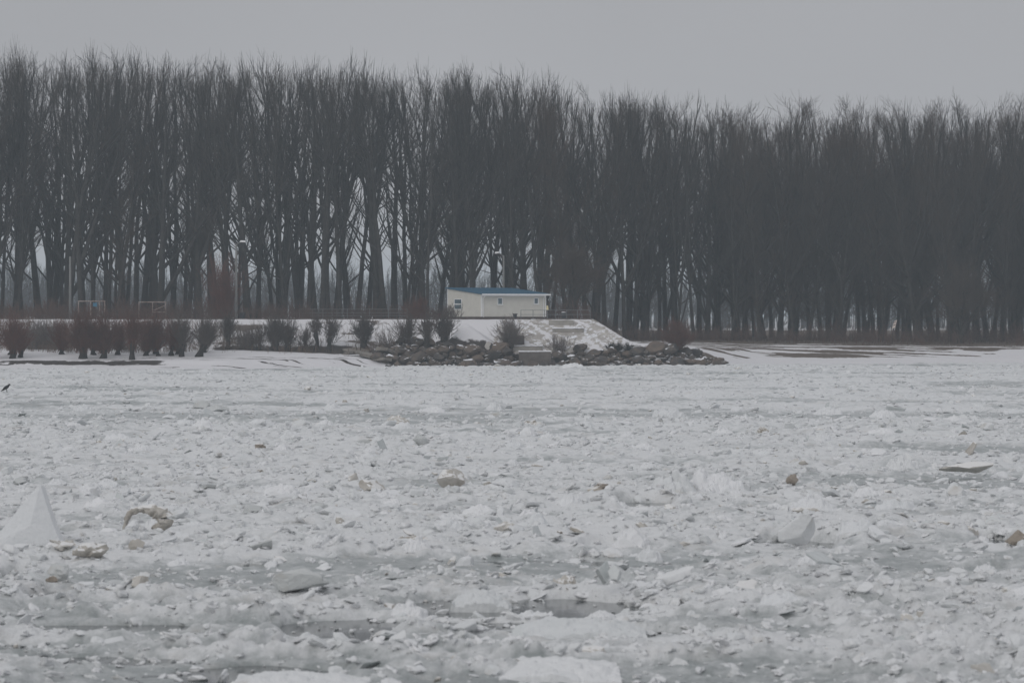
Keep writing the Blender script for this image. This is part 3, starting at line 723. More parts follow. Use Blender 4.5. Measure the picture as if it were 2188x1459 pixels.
special('ice_slab', 'flat grey ice sheet hanging over the far edge of the open water', 1030, 1281, heap_mesh(46, 'ice'), (0.5, 0.5, 0.20), (0, 0.05, 0), 1.0, 'grey sheet over the open water', 'ice slab')
special('ice_block', 'white ice peak pushed up against the boulders', 1226, 787, heap_mesh(47, 'ice_white', 24, 16, 0.35), (1.2, 1.0, 0.62), (0, 0, 0), 1.0, 'white peak at the boulders')
special('ice_block', 'dark brown crumb lying on pale ice at the lower side', 2038, 1282, lm(48, 'ice_brown'), (0.07, 0.07, 0.05), (0, 0, 0), 0.1, 'dark brown crumb')
special('ice_slab', 'broad white snow-topped ice floe at the bottom edge', 1190, 1420, heap_mesh(49, 'ice', rough=0.8), (0.85, 1.1, 0.15), (0, 0, 0), 1.3, 'broad snow-topped floe', 'ice slab')
special('ice_slab', 'white snow-topped ice floe at the bottom left', 640, 1452, heap_mesh(50, 'ice', rough=0.8), (0.9, 1.1, 0.14), (0, 0, 0), 1.3, 'snow-topped floe at the bottom', 'ice slab')
special('ice_block', 'rubbly white floe heap on the near side of the open water', 1240, 1338, heap_mesh(51, 'ice', rough=0.7), (1.0, 0.8, 0.18), (0, 0, 0), 1.2, 'rubbly white heap below the open water')
special('ice_shard', 'thin dark-edged ice plate tilted on the pack', 1760, 1232, sl_(52, 'ice_glass', 4, 0.1, 1.6), (0.32, 0.3, 0.5), (0.5, 0.35, 0.3), 0.3, 'thin dark-edged plate', 'ice shard')
LANDMARKS.append(('open water pool', X_at(1120, 54.5), 54.5))
LANDMARKS.append(('greenish slush band', 0.0, 153.0))
# a few hundred larger pieces, each a thing of its own
big_protos = []
for i in range(5): big_protos.append(('block', 'ice_block', lump_mesh('ice_block', 500 + i, 3, 6, 0.35, (1, 1, 0.75), M['ice'], False)))
for i in range(4): big_protos.append(('snowy lump', 'ice_block', heap_mesh(520 + i, 'ice_white', 22, 16, 0.6)))
for i in range(4): big_protos.append(('slab', 'ice_slab', slab_mesh('ice_slab', 540 + i, 5 + i % 3, 0.2, M['ice'])))
for i in range(3): big_protos.append(('glassy shard', 'ice_shard', slab_mesh('ice_shard', 560 + i, 4 + i % 2, 0.09, M['ice_glass'], 1.3)))
spec_pts = [(x, y) for _, x, y in LANDMARKS]
picks = []
tries = 0
while len(picks) < 262 and tries < 60000:
    tries += 1
    Y = math.sqrt(random.uniform(44.5 ** 2, 165 ** 2)) if random.random() < 0.55 else random.uniform(44.5, 90)
    X = Y * random.uniform(-0.178, 0.178)
    s = (0.10 + 0.0019 * Y) * random.uniform(0.7, 1.7) * (1.0 if Y < 70 else 0.9)
    if any(abs(X - x) < 0.55 * (s + q) + 0.2 and abs(Y - y) < 1.6 * (s + q) for x, y, q in [(a, b, 0.5) for a, b in spec_pts] + [(p[0], p[1], p[2]) for p in picks]): continue
    h, sl, ld, _ = ice_h(np.array([X]), np.array([Y]))
    if ld[0] > 0.3 or random.random() < sl[0] * 0.8: continue
    picks.append((X, Y, s, max(float(h[0]), 0.0)))
ORD = ['', 'second ', 'third ', 'fourth ', 'fifth ', 'sixth ', 'seventh ', 'eighth ', 'ninth ', 'tenth ', 'eleventh ', 'twelfth ', 'thirteenth ', 'fourteenth ', 'fifteenth ', 'sixteenth ', 'seventeenth ', 'eighteenth ', 'nineteenth ', 'twentieth '] + ['%dth ' % q for q in range(21, 400)]
def side_label(X, Y, marks):
    best = min(marks, key=lambda m: math.hypot((X - m[1]) * F / Y, (F * CAMZ / Y - F * CAMZ / m[2])))
    dx, dy = (X * F / Y - best[1] * F / best[2]), (F * CAMZ / Y - F * CAMZ / best[2])
    if abs(dx) > abs(dy): side = 'on the left of' if dx < 0 else 'on the right of'
    else: side = 'in front of' if dy > 0 else 'behind'
    return best, side, math.hypot(dx, dy)
recs = []
for X, Y, s, h in picks:
    k = random.choices(range(len(big_protos)), weights=[0.06] * 5 + [0.125] * 4 + [0.04] * 4 + [0.015] * 3)[0]
    kind, nm, me = big_protos[k]
    tone = random.choices(['', 'white', 'grey', 'dirty'], weights=[0.42, 0.38, 0.16, 0.04])[0]
    if 'glassy' in kind: tone = ''
    if 'snowy' in kind: tone = '' if tone in ('white', 'grey') else tone
    o = obj(nm, me)
    zs = random.uniform(0.45, 0.85)
    o.location = (X, Y, h + s * zs * (0.18 if kind == 'block' else 0.1))
    o.scale = (s * random.uniform(0.9, 1.5), s * random.uniform(0.8, 1.2), s * zs)
    tl = 0.0 if kind == 'snowy lump' else 0.18 if nm == 'ice_block' else (0.35 if nm == 'ice_slab' else 0.9)
    o.rotation_euler = (random.gauss(0, tl), random.gauss(0, tl), random.uniform(0, 6.28))
    mm = {'white': 'ice_white', 'grey': 'ice_grey', 'dirty': 'ice_dirty'}.get(tone)
    if mm:
        o.material_slots[0].link = 'OBJECT'; o.material_slots[0].material = M[mm]
    b, side, d = side_label(X, Y, LANDMARKS)
    desc = {'block': 'angular %s ice block' % (tone or 'pale'), 'snowy lump': '%s snowy ice lump' % (tone or 'white'), 'slab': '%s ice slab' % (tone or 'pale'), 'glassy shard': 'glassy ice shard'}[kind].replace('dirty', 'brown stained')
    recs.append((o, desc, b[0], side, d))
seen_ = {}
for o, desc, lmk, side, d in sorted(recs, key=lambda r: r[4]):
    i = seen_.get((desc, lmk, side), 0); seen_[(desc, lmk, side)] = i + 1
    tag(o, '%s, %snearest %s %s' % (desc, ORD[i], side, lmk), {'ice_block': 'ice block', 'ice_slab': 'ice slab', 'ice_shard': 'ice shard'}[o.name.split('.')[0]], 'larger ice pieces in the drifting pack')

# ------------------------------------------------------------------ bird
def crow(px, py):
    Y = ground_Y(py, 0.1); X = X_at(px, Y)
    root = empty('crow', (X, Y, hz(X, Y) + 0.02), 0.4)
    prof = [(-0.30, 0.02, 0.02), (-0.20, 0.07, 0.045), (-0.10, 0.16, 0.085), (0.0, 0.22, 0.105), (0.09, 0.28, 0.09), (0.14, 0.335, 0.062), (0.18, 0.375, 0.06), (0.225, 0.385, 0.045), (0.25, 0.38, 0.018), (0.30, 0.37, 0.005)]
    m = MB(); m.tube([(x, 0, z + 0.05) for x, z, r in prof], [r for x, z, r in prof], 10)
    b = m.build('body', M['feather'], root, smooth=True)
    for s_ in (-1, 1):
        m = MB(); m.tube([(0.03, 0.05 * s_, 0.17), (0.04, 0.05 * s_, 0.02), (0.08, 0.06 * s_, 0.0)], [0.014, 0.01, 0.01], 5); m.build('leg', M['feather'], root)
        m = MB(); m.tube([(0.08, 0.085 * s_, 0.31), (-0.06, 0.105 * s_, 0.22), (-0.22, 0.06 * s_, 0.10), (-0.30, 0.03 * s_, 0.06)], [0.03, 0.045, 0.035, 0.008], 6); m.build('wing', M['feather'], root, smooth=True)
    root.scale = (1.15, 1.15, 1.15)
    tag(root, 'black crow standing on the pack ice near the far bank', 'bird')
crow(13, 838)

# ------------------------------------------------------------------ hut on the terrace
def hut():
    th = math.radians(33)
    s = F / 319.0
    Yc = 317.6
    xc = X_at(1029, Yc)
    Wd, D = 137 / s / math.cos(th), 74 / s / math.sin(th)
    z0 = TERR + 0.22
    root = empty('hut', (xc, Yc, z0), th)
    # local: +x along the front, +y along the left wall (away)
    hf, hb = 2.42, 3.06
    m = MB(); m.box(-0.10, Wd + 0.10, -0.10, D + 0.10, -0.34, -0.004); m.build('plinth', M['dark_base'], root)
    m = MB(); m.hexa([(-.027, -.027, 0), (Wd + .027, -.027, 0), (Wd + .027, D - 0.03, 0), (-.027, D - 0.03, 0), (-.027, -.027, hf - .03), (Wd + .027, -.027, hf - .03), (Wd + .027, D - .03, hb - .03), (-.027, D - .03, hb - .03)])
    m.build('wall', M['panel'], root)
    def wallpanels(p0, p1, h0, h1, n_, holes=()):
        """sandwich panels along a wall from p0 to p1 (outer face to the right hand), a joint recessed between them"""
        d = np.array(p1, float) - np.array(p0, float); Lw = np.hypot(*d); d /= Lw; nrm = np.array([d[1], -d[0]])
        for i in range(n_):
            a, b = i / n_ * Lw + 0.0025, (i + 1) / n_ * Lw - 0.0025
            za, zb = h0 + (h1 - h0) * a / Lw, h0 + (h1 - h0) * b / Lw
            m = MB(); pts = []
            q = lambda t, k: tuple(np.array(p0) + d * t + nrm * k)
            ring = [(*q(a, 0.035), 0), (*q(b, 0.035), 0), (*q(b, 0.0), 0), (*q(a, 0.0), 0)]
            top = [(*q(a, 0.035), za), (*q(b, 0.035), zb), (*q(b, 0.0), zb), (*q(a, 0.0), za)]
            m.hexa(ring + top); m.build('wall_panel', M['panel'], root)
    wallpanels((0, 0), (Wd, 0), hf - .02, hf - .02, 8)
    wallpanels((0, D), (0, 0), hb - .02, hf - .02, 7)
    wallpanels((Wd, 0), (Wd, D), hf - .02, hb - .02, 7)
    # corner trims
    for cx, cy, h in ((0, 0, hf), (Wd, 0, hf), (0, D, hb)):
        m = MB(); m.box(cx - 0.055, cx + 0.055, cy - 0.055, cy + 0.055, 0.0, h - 0.03); m.build('corner_trim', M['white_trim'], root)
    # roof: a sloping slab with standing ribs
    ov, e = 0.42, 0.30
    sl = (hb - hf) / D
    zr = lambda y: hf + sl * y + 0.02
    x0, x1, y0, y1 = -0.22, Wd + e, -ov, D + 0.3
    m = MB(); m.hexa([(x0, y0, zr(y0)), (x1, y0, zr(y0)), (x1, y1, zr(y1)), (x0, y1, zr(y1)), (x0, y0, zr(y0) + .09), (x1, y0, zr(y0) + .09), (x1, y1, zr(y1) + .09), (x0, y1, zr(y1) + .09)])
    for k in range(14):
        xx = x0 + 0.15 + (x1 - x0 - 0.3) * k / 13
        m.hexa([(xx - .03, y0, zr(y0) + .088), (xx + .03, y0, zr(y0) + .088), (xx + .03, y1, zr(y1) + .088), (xx - .03, y1, zr(y1) + .088), (xx - .015, y0, zr(y0) + .125), (xx + .015, y0, zr(y0) + .125), (xx + .015, y1, zr(y1) + .125), (xx - .015, y1, zr(y1) + .125)])
    rf = m.build('roof', M['blue_roof'], root)
    # white gutter and fascia along the low eave
    m = MB(); m.box(x0 + 0.0, x1 + 0.05, y0 - 0.13, y0 - 0.003, zr(y0) - 0.09, zr(y0) + 0.075); m.build('gutter', M['white_trim'], rf)
    m = MB(); m.box(0.02, Wd, -0.10, -0.058, hf - 0.20, hf - 0.06); m.build('fascia', M['white_trim'], root)
    for xx in (0.12, Wd - 0.35):
        m = MB(); m.tube([(xx, y0 - 0.06, zr(y0) - 0.09), (xx, y0 - 0.06, zr(y0) - 0.2), (xx, -0.11, zr(y0) - 0.42), (xx, -0.11, 0.05), (xx, -0.22, -0.02)], 0.045, 7); m.build('downpipe', M['white_trim'], root, smooth=True)
    # windows
    def window(side, a, b, za, zb, split):
        fr = MB(); t = 0.07
        def bx(mb, u0, u1, k0, k1, w0, w1):
            if side == 'front': mb.box(u0, u1, -k1, -k0, w0, w1)
            else: mb.box(-k1, -k0, u0, u1, w0, w1)
        bx(fr, a, b, 0.036, 0.10, za, za + t); bx(fr, a, b, 0.036, 0.10, zb - t, zb)
        bx(fr, a, a + t, 0.036, 0.10, za + t, zb - t); bx(fr, b - t, b, 0.036, 0.10, za + t, zb - t)
        if split: bx(fr, a + t, b - t, 0.036, 0.095, (za + zb) / 2 - 0.05, (za + zb) / 2 + 0.05)
        w = fr.build('window', M['white_trim'], root)
        if split:
            for w0, w1 in ((za + t, (za + zb) / 2 - 0.05), ((za + zb) / 2 + 0.05, zb - t)):
                p = MB(); bx(p, a + t, b - t, 0.038, 0.05, w0, w1); p.build('pane', M['glass'], w)
        else:
            p = MB(); bx(p, a + t, b - t, 0.038, 0.05, za + t, zb - t); p.build('pane', M['glass'], w)
        p = MB(); bx(p, a - 0.06, b + 0.06, 0.102, 0.16, za - 0.05, za - 0.003); p.build('sill', M['white_trim'], w)
    kx = 1 / s / math.cos(th); ky = 1 / s / math.sin(th)
    window('front', (1062 - 1029) * kx, (1073 - 1029) * kx, 1.30, 2.05, False)
    window('front', (1140 - 1029) * kx, (1150 - 1029) * kx, 1.36, 2.05, False)
    window('left', (1029 - 987) * ky, (1029 - 970) * ky, 0.78, 1.95, True)
    tag(root, 'cream panel hut with blue metal mono-pitch roof on the terrace', 'hut')
hut()

# terrace coping, walls and slabs
cp = empty('coping', (0, 313.0, TERR - 0.16))
xk = X_at(-120, 313)
while xk < 8.3:
    wlen = 2.6
    m = MB(); m.box(0.012, min(wlen, 8.5 - xk) - 0.012, -0.16, 0.22, -0.05, 0.20 + random.uniform(-0.015, 0.015)); m.build('coping_stone', M['coping'], cp, (xk, random.uniform(-.02, .02), 0))
    xk += wlen
tag(cp, 'long dark concrete coping along the terrace edge', 'kerb')
def bx_thing(name, label, cat, px0, px1, py0, py1, Y, depth, mt, snow=True, rz=0.0):
    if py1 > 735: Y = hit((px0 + px1) / 2, py1 - 2)[1] - 0.25
    x0, x1 = X_at(px0, Y), X_at(px1, Y); z1, z0 = Z_at(py0, Y), Z_at(py1, Y)
    w = x1 - x0
    root = empty(name, ((x0 + x1) / 2, Y, z0), rz)
    m = MB(); b = 0.04
    m.hexa([(-w / 2, 0, -0.6), (w / 2, 0, -0.6), (w / 2, depth, -0.6), (-w / 2, depth, -0.6), (-w / 2 + b, b, z1 - z0), (w / 2 - b, b, z1 - z0), (w / 2 - b, depth - b, z1 - z0), (-w / 2 + b, depth - b, z1 - z0)])
    m.build('block', mt, root)
    if snow:
        n_ = 14; V = []
        for j, t in ((0, 0.02), (1, 0.5), (2, 0.98)):
            for i in range(n_): V.append((-w / 2 + w * i / (n_ - 1), depth * t - 0.04 * (j == 0), z1 - z0 + (0.11 if j == 1 else 0.005) + random.uniform(0, 0.05)))
        o = obj('snow_cap', mesh_arrays('snow_cap', V, [grid_faces(n_, 3)], M['snow'], True), root)
    tag(root, label, cat)
    return root
bx_thing('concrete_headwall', 'pale concrete headwall set into the top of the stone slope', 'wall', 1172, 1226, 684, 701, 311.2, 1.4, M['concrete'], False)
bx_thing('concrete_shelf', 'snow covered concrete ledge below the pale headwall', 'ledge', 1180, 1248, 702.5, 707, 309.6, 0.9, M['concrete'], True)
bx_thing('concrete_block', 'brown concrete block in the slope behind the grey bush', 'concrete block', 1082, 1121, 717, 737, 307.2, 1.2, M['dark_concrete'], False)
bx_thing('concrete_slab', 'upper snow topped concrete slab above the boulders', 'concrete slab', 1096, 1160, 740, 748, 305.0, 1.6, M['concrete'], True)
bx_thing('concrete_slab', 'wide lower concrete slab with snow edge at the boulders', 'concrete slab', 1108, 1178, 752, 784, 303.0, 1.6, M['dark_concrete'], True)

# stone paving on the slope: uneven plates, too many to pick apart
V, Ft, nv = [], [], 0
r = np.random.default_rng(8)
for _ in range(2600):
    Y = r.uniform(305.2, 312.6); X = r.uniform(-3.5, 11.4)
    a_ = (X + 0.75 * (Y - 305)) * 1.1; b_ = (Y - 0.5 * X) * 0.12
    if fbm(np.array([a_]), np.array([b_]), 4)[0] < 0.02 + r.normal(0, 0.1): continue
    if X < -3.0 + 0.25 * (Y - 304) or abs(X - 4.9) < 1.4 and Y > 309.2: continue
    z = zl(X, Y)
    k = r.integers(5, 7); s = r.uniform(0.10, 0.26)
    aa = np.arange(k) * 6.283 / k + r.uniform(0, 1)
    rr = s * r.uniform(0.75, 1.1, k)
    tx, ty = zl(X + .3, Y) - z, zl(X, Y + .3) - z
    for dz, q in ((-0.1, 1.05), (r.uniform(0.015, 0.05), 0.9)):
        for a in range(k):
            dx, dy = math.cos(aa[a]) * rr[a] * q * 1.25, math.sin(aa[a]) * rr[a] * q
            V.append((X + dx, Y + dy, z + (dx * tx + dy * ty) / 0.3 + dz + r.uniform(-.015, .015)))
    for a in range(k):
        b = (a + 1) % k
        Ft += [(nv + a, nv + b, nv + k + b), (nv + a, nv + k + b, nv + k + a)]
        if 1 < a < k: Ft.append((nv + k, nv + k + a - 1, nv + k + a))
    nv += 2 * k
tag(obj('stone_paving', mesh_arrays('stone_paving', V, [np.array(Ft)], M['paving'])), 'worn pale stone facing on the slope below the hut', 'paving', kind='stuff')

# ------------------------------------------------------------------ boulders
bprot = [lump_mesh('boulder', 700 + i, 3 if i < 4 else 2, 7, 0.28, (1, 0.9, 0.78), M['boulder'], False) for i in range(8)]
BL = []
def boulder(X, Y, s, z=None, sx=1.0, sz=1.0, label=None):
    o = obj('boulder', random.choice(bprot), None, (X, Y, (zl(X, Y) if z is None else z) + s * 0.28), (random.gauss(0, .15), random.gauss(0, .15), random.uniform(0, 6.28)))
    o.scale = (s * random.uniform(0.95, 1.35) * sx, s * random.uniform(0.9, 1.1), s * random.uniform(0.8, 1.05) * sz)
    BL.append((o, X, Y, s, label))
boulder(*hit(1240, 752)[:2], 0.85, hit(1240, 752)[2], 1.0, 0.9, 'single large brown boulder lying apart on the snow above the rocks')
boulder(*hit(1068, 755)[:2], 0.95, hit(1068, 755)[2], 1.0, 1.2, 'tallest tan boulder beside the grey bush')
boulder(*hit(1018, 752)[:2], 0.8, hit(1018, 752)[2], 1.4, 0.8, 'broad low tan boulder against the snow heap')
boulder(*hit(992, 750)[:2], 0.5, hit(992, 750)[2], 1, 1.1, 'small pointed tan boulder at the foot of the snow heap')
boulder(*hit(890, 772)[:2], 0.85, hit(890, 772)[2], 1.4, 1.0, 'pale brown boulder low in the middle of the left rocks')
pts = []
TOP = ([800, 840, 862, 900, 950, 985, 1010, 1050, 1095, 1120, 1150, 1180, 1205, 1250, 1290, 1340, 1390, 1450, 1500, 1550], [754, 733, 726, 728, 738, 748, 753, 750, 758, 768, 772, 768, 758, 758, 752, 752, 748, 750, 758, 774])
for t in range(9000):
    px = random.uniform(800, 1552); ty = np.interp(px, *TOP)
    if px < 860: lowy = 770 + (px - 800) * 0.25
    else: lowy = 784
    py = random.uniform(ty, lowy)
    f = (py - ty) / max(4, lowy - ty)
    s = random.choice([0.42, 0.55, 0.7, 0.85, 1.0]) * random.uniform(0.85, 1.1)
    if px > 1500: s *= 0.7
    rp = s * 20.5
    if any((px - a) ** 2 + ((py - b) * 1.5) ** 2 < (0.60 * (rp + c)) ** 2 for a, b, c in pts): continue
    if 1105 < px < 1180 and py < 764: continue
    if px > 1180 and random.random() < 0.25 and f < 0.8: continue
    pts.append((px, py, rp))
    bx, by_, bz = hit(px, py)
    boulder(bx, by_, s, bz)
    if len(pts) > 235: break
BMARK = [('snow heap', X_at(1000, 305), 305), ('grey bush', X_at(1085, 305), 305), ('lower concrete slab', X_at(1142, 303), 303), ('lone large boulder', X_at(1240, 306), 306), ('reddish bush', X_at(1448, 306), 306), ('left willow among rocks', X_at(890, 305), 305), ('right willow among rocks', X_at(950, 305), 305), ('dark evergreen scrub', X_at(1323, 306), 306), ('snowy beach', X_at(800, 302), 302)]
seen_ = {}
rec = []
for o, X, Y, s, lab in BL:
    if lab: tag(o, lab, 'boulder', 'boulders heaped at the water'); continue
    z = o.location.z
    pxx, pyy = X * F / Y, -(z - CAMZ) * F / Y
    b = min(BMARK, key=lambda m: abs(pxx - m[1] * F / m[2]))
    side = 'left of' if pxx < b[1] * F / b[2] else 'right of'
    lay = 'at the waterline' if pyy > 101 else ('on top' if pyy < 84 else 'midway up')
    size = 'small' if s < 0.48 else ('large' if s > 0.7 else 'medium')
    rec.append((abs(pxx - b[1] * F / b[2]), o, size, lay, side, b[0]))
for d, o, size, lay, side, b in sorted(rec, key=lambda r: r[0]):
    i = seen_.get((size, lay, side, b), 0); seen_[(size, lay, side, b)] = i + 1
    tag(o, '%s boulder %s, %s%s the %s' % (size, lay, ORD[i] or 'first ', side, b), 'boulder', 'boulders heaped at the water')
# flat slabs of rock on the beach beside the heap
for i, (px, py, w, lab) in enumerate([(766, 752, 1.3, 'flat grey stone slab at the foot of the willow stool'), (790, 762, 1.6, 'broad flat tan stone slab sloping to the beach'), (822, 752, 1.4, 'flat brown stone slab leaning on the boulders'), (812, 772, 1.1, 'low flat stone half under snow on the beach'), (742, 757, 0.9, 'small flat stone on dark soil beside the beach')]):
    sx_, Y, sz_ = hit(px, py, 284.0)
    o = obj('flat_stone', slab_mesh('flat_stone', 800 + i, 6, 0.2, M['flat_stone'], 1.3), None, (X_at(px, Y), Y, sz_ + 0.12 * w), (0.25, 0.1, i))
    o.scale = (w, w, w); tag(o, lab, 'stone')

# ------------------------------------------------------------------ willow stools and bushes
def unit(v): return v / (np.linalg.norm(v, axis=-1, keepdims=True) + 1e-9)
def grow(P0, D0, Ln, n_, up, wob, r):
    """polylines from P0 (B,3) in direction D0 with length Ln (B,), n_ points, bending up by up and wandering by wob"""
    B = len(P0); P = np.zeros((B, n_, 3)); P[:, 0] = P0; d = D0.copy()
    for i in range(1, n_):
        d = unit(d + np.array([0, 0, up]) + r.normal(0, wob, (B, 3)))
        P[:, i] = P[:, i - 1] + d * (Ln / (n_ - 1))[:, None]
    return P
def spawn(P, R, per, s0, s1, ang0, ang1, r, pw=1.0):
    """points, directions, radii and positions of children along the branches P"""
    B, n_, _ = P.shape
    t = s0 + (s1 - s0) * r.uniform(0, 1, (B, per)) ** pw
    f = t * (n_ - 1); i = np.minimum(f.astype(int), n_ - 2); w = f - i
    b = np.arange(B)[:, None]
    p = P[b, i] * (1 - w)[..., None] + P[b, i + 1] * w[..., None]
    d = unit(P[b, i + 1] - P[b, i])
    rad = R[b, i] * (1 - w) + R[b, i + 1] * w
    q = unit(np.cross(d, r.normal(size=d.shape)))
    a = r.uniform(ang0, ang1, (B, per))[..., None]
    return p.reshape(-1, 3), unit(d * np.cos(a) + q * np.sin(a)).reshape(-1, 3), rad.reshape(-1), t.reshape(-1), np.repeat(np.arange(B), per)
def taper(r0, n_, end=0.35): return r0[:, None] * np.linspace(1, end, n_)[None, :]
def join(parts):
    V, Q, n_ = [], [], 0
    for v, q in parts:
        V.append(v); Q.append(q + n_); n_ += len(v)
    return np.concatenate(V), [np.concatenate(Q)]
def stool(px, py, top, width, label, mt, Y, shoots=150, stump=1.0, stems=1, lean=0.0, spread=1.0, group='cut willow stools along the bank', name='willow_stool', cat='willow'):
    if py > 690: X, Y, z = hit(px, py, 284.0)
    else: X = X_at(px, Y); z = Z_at(py, Y)
    shoots = int(shoots * 1.35); width = width * 1.6; top = top - 1
    r = np.random.default_rng(int(px * 7 + py))
    H = (py - top) * Y / F; Wd = width * Y / F
    root = empty(name, (X, Y, z))
    heads = []
    if stump > 0:
        V = []
        parts = []
        for k in range(stems):
            ox = (k - (stems - 1) / 2) * 0.55 * Wd / max(2, stems)
            hs = H * 0.26 * stump * r.uniform(0.8, 1.2); rs = 0.07 * Wd / stems ** 0.6 * r.uniform(0.85, 1.15)
            P = np.array([[(ox, 0, -0.5), (ox * 1.05, 0, 0.08), (ox * 1.15 + lean * .1, 0.05, hs * 0.45), (ox * 1.25 + lean * .25, 0, hs * 0.8), (ox * 1.3 + lean * .3, 0, hs)]]) + np.concatenate([np.zeros((1, 1, 3)), r.normal(0, 0.05, (1, 4, 3))], 1)
            V, Q = join([tubes(P, np.array([[1.5, 1.25, 0.8, 1.05, 0.55]]) * rs, 9)])
            heads.append((P[0, -1], rs))
            V = V + 0.10 * np.array([[mnoise.noise(Vector(v) * 3.1), mnoise.noise(Vector(v) * 3.1 + Vector((9, 0, 0))), mnoise.noise(Vector(v) * 3.1 + Vector((0, 9, 0)))] for v in V])
            obj('stump', mesh_arrays('stump', V, Q, M['stump'], True), root)
    else:
        heads = [(np.array([r.uniform(-.2, .2) * Wd, r.uniform(-.3, .3), -0.1]), 0.15 * Wd) for _ in range(max(3, stems))]
    parts = []
    for hp, rs in heads:
        nS = shoots // len(heads)
        P0 = hp + r.normal(0, 1, (nS, 3)) * np.array([rs * 0.8, rs * 0.8, 0.12 * H])
        P0[:, 2] = np.maximum(P0[:, 2], 0.12 * H if stump > 0 else 0)
        az = r.uniform(0, 6.283, nS); el = np.minimum(np.abs(r.normal(0, 0.60 * spread, nS)), 1.05)
        D0 = np.stack([np.sin(el) * np.cos(az) + lean * .2, np.sin(el) * np.sin(az), np.cos(el)], -1)
        Ln = np.maximum(0.3, (H - hp[2]) * r.uniform(0.45, 1.08, nS) * (1 - 0.10 * np.clip(el, 0, 1)))
        P = grow(P0, unit(D0), Ln, 5, 0.02, 0.07, r)
        R = taper(r.uniform(0.012, 0.027, nS), 5, 0.25)
        parts.append(tubes(P, R, 3))
        c = spawn(P, R, 7, 0.3, 1.0, 0.2, 0.6, r)
        P2 = grow(c[0], c[1], 0.24 * Ln[c[4]] * r.uniform(0.6, 1.5, len(c[4])), 2, 0.08, 0.08, r)
        parts.append(tubes(P2, taper(np.full(len(P2), 0.013), 2, 0.6), 3))
    V, Q = join(parts)
    obj('shoots', mesh_arrays('shoots', V, Q, mt), root)
    tag(root, label, cat, group)
RED, GRY = M['willow_red'], M['willow_grey']
stool(8, 766, 684, 84, 'reddish willow stool cut off by the left picture edge', RED, 293, 260, 1.0, 2)
stool(45, 764, 700, 40, 'smaller reddish willow clump just inside the left edge', RED, 294, 110, 0.9)
stool(177, 766, 676, 76, 'tall reddish willow stool below the first goal frame', RED, 293, 280, 1.0)
stool(222, 766, 680, 64, 'reddish willow stool, broad stump, right of the tallest reddish one', RED, 292.6, 220, 1.1)
stool(283, 768, 678, 52, 'narrow willow stool with thick upright stem nearest the water', RED, 292, 150, 1.7)
stool(313, 760, 684, 54, 'reddish willow stool below the second goal frame', RED, 294.5, 160, 0.9)
stool(352, 760, 686, 62, 'bushy reddish willow stool left of the leaning one', RED, 294.5, 200, 0.9, 2)
stool(408, 762, 682, 84, 'dark willow stool leaning right over the snowy beach', M['willow_grey'], 293.6, 190, 1.2, 2, 0.9)
stool(487, 746, 678, 54, 'upright pollard willow with straight stump below the street lamp', GRY, 302.5, 150, 1.5)
stool(553, 749, 694, 40, 'thin twiggy willow between the pollard and the widest stool', GRY, 302.5, 60, 0.5)
stool(588, 750, 682, 72, 'wide brown willow stool with dense round head', GRY, 302, 240, 1.1)
stool(615, 750, 688, 48, 'willow stool touching the right side of the dense round one', GRY, 302, 130, 0.9)
stool(653, 749, 700, 42, 'short willow stump with sparse shoots', GRY, 302, 60, 1.1)
stool(676, 748, 680, 46, 'slim willow on a tall thin stem', GRY, 302.4, 90, 2.0)
stool(702, 750, 682, 58, 'forked willow stem leaning right beside the slim one', GRY, 302.4, 110, 1.5, 1, 0.7)
stool(778, 745, 680, 68, 'round-headed willow stool standing left of the boulders', GRY, 303.5, 190, 1.5)
stool(820, 745, 706, 36, 'small sparse dry shrub on the snow left of the boulders', M['dry_grey'], 305, 40, 0)
stool(857, 737, 688, 38, 'thin leaning shrub behind the left boulders', GRY, 306, 50, 0.6)
stool(893, 742, 678, 72, 'dense willow stool growing out of the left boulders', GRY, 304.6, 230, 1.2, 2)
stool(950, 744, 678, 70, 'spreading willow stool against the snow heap', GRY, 304.8, 220, 1.3)
stool(1087, 748, 688, 62, 'pale grey bush on the slope behind the tallest boulder', M['dry_grey'], 305.6, 210, 0.5, 1, 0, 1.2, 'bushes among the boulders', 'bush', 'bush')
stool(1193, 752, 722, 36, 'small pale twiggy bush beside the lone boulder', M['dry_grey'], 306, 80, 0, 1, 0, 1.3, 'bushes among the boulders', 'bush', 'bush')
stool(1448, 756, 694, 66, 'reddish brown bush on the right end of the boulders', RED, 307, 240, 0.6, 1, 0, 1.2, 'bushes among the boulders', 'bush', 'bush')
stool(1323, 752, 734, 46, 'low dark evergreen scrub on top of the boulders', M['stump'], 306.4, 200, 0.3, 3, 0, 1.6, 'bushes among the boulders', 'bush', 'bush')
for i_, (px_, py_, tp_, w_, nm_) in enumerate([(132, 757, 690, 50, 'reddish willow behind and left of the tallest reddish stool'), (200, 758, 684, 54, 'reddish willow filling the gap right of the tallest reddish stool'), (252, 758, 688, 50, 'reddish willow half hidden between the broad stump and the narrow stool'), (333, 756, 690, 46, 'brown willow half hidden beside the stool below the second goal frame'), (380, 757, 688, 52, 'brown willow half hidden left of the dark leaning stool'), (436, 753, 690, 46, 'brown willow behind the dark leaning stool'), (25, 758, 690, 60, 'reddish willow behind the two clumps at the left edge')]):
    stool(px_, py_, tp_, w_, nm_, RED if i_ < 3 or i_ == 6 else GRY, 297, 130, 0.7)
stool(472, 690, 574, 46, 'tall reddish sapling thicket on the terrace by the lamp', RED, 322, 170, 0, 3, 0, 0.5, 'saplings on the terrace', 'sapling', 'sapling')
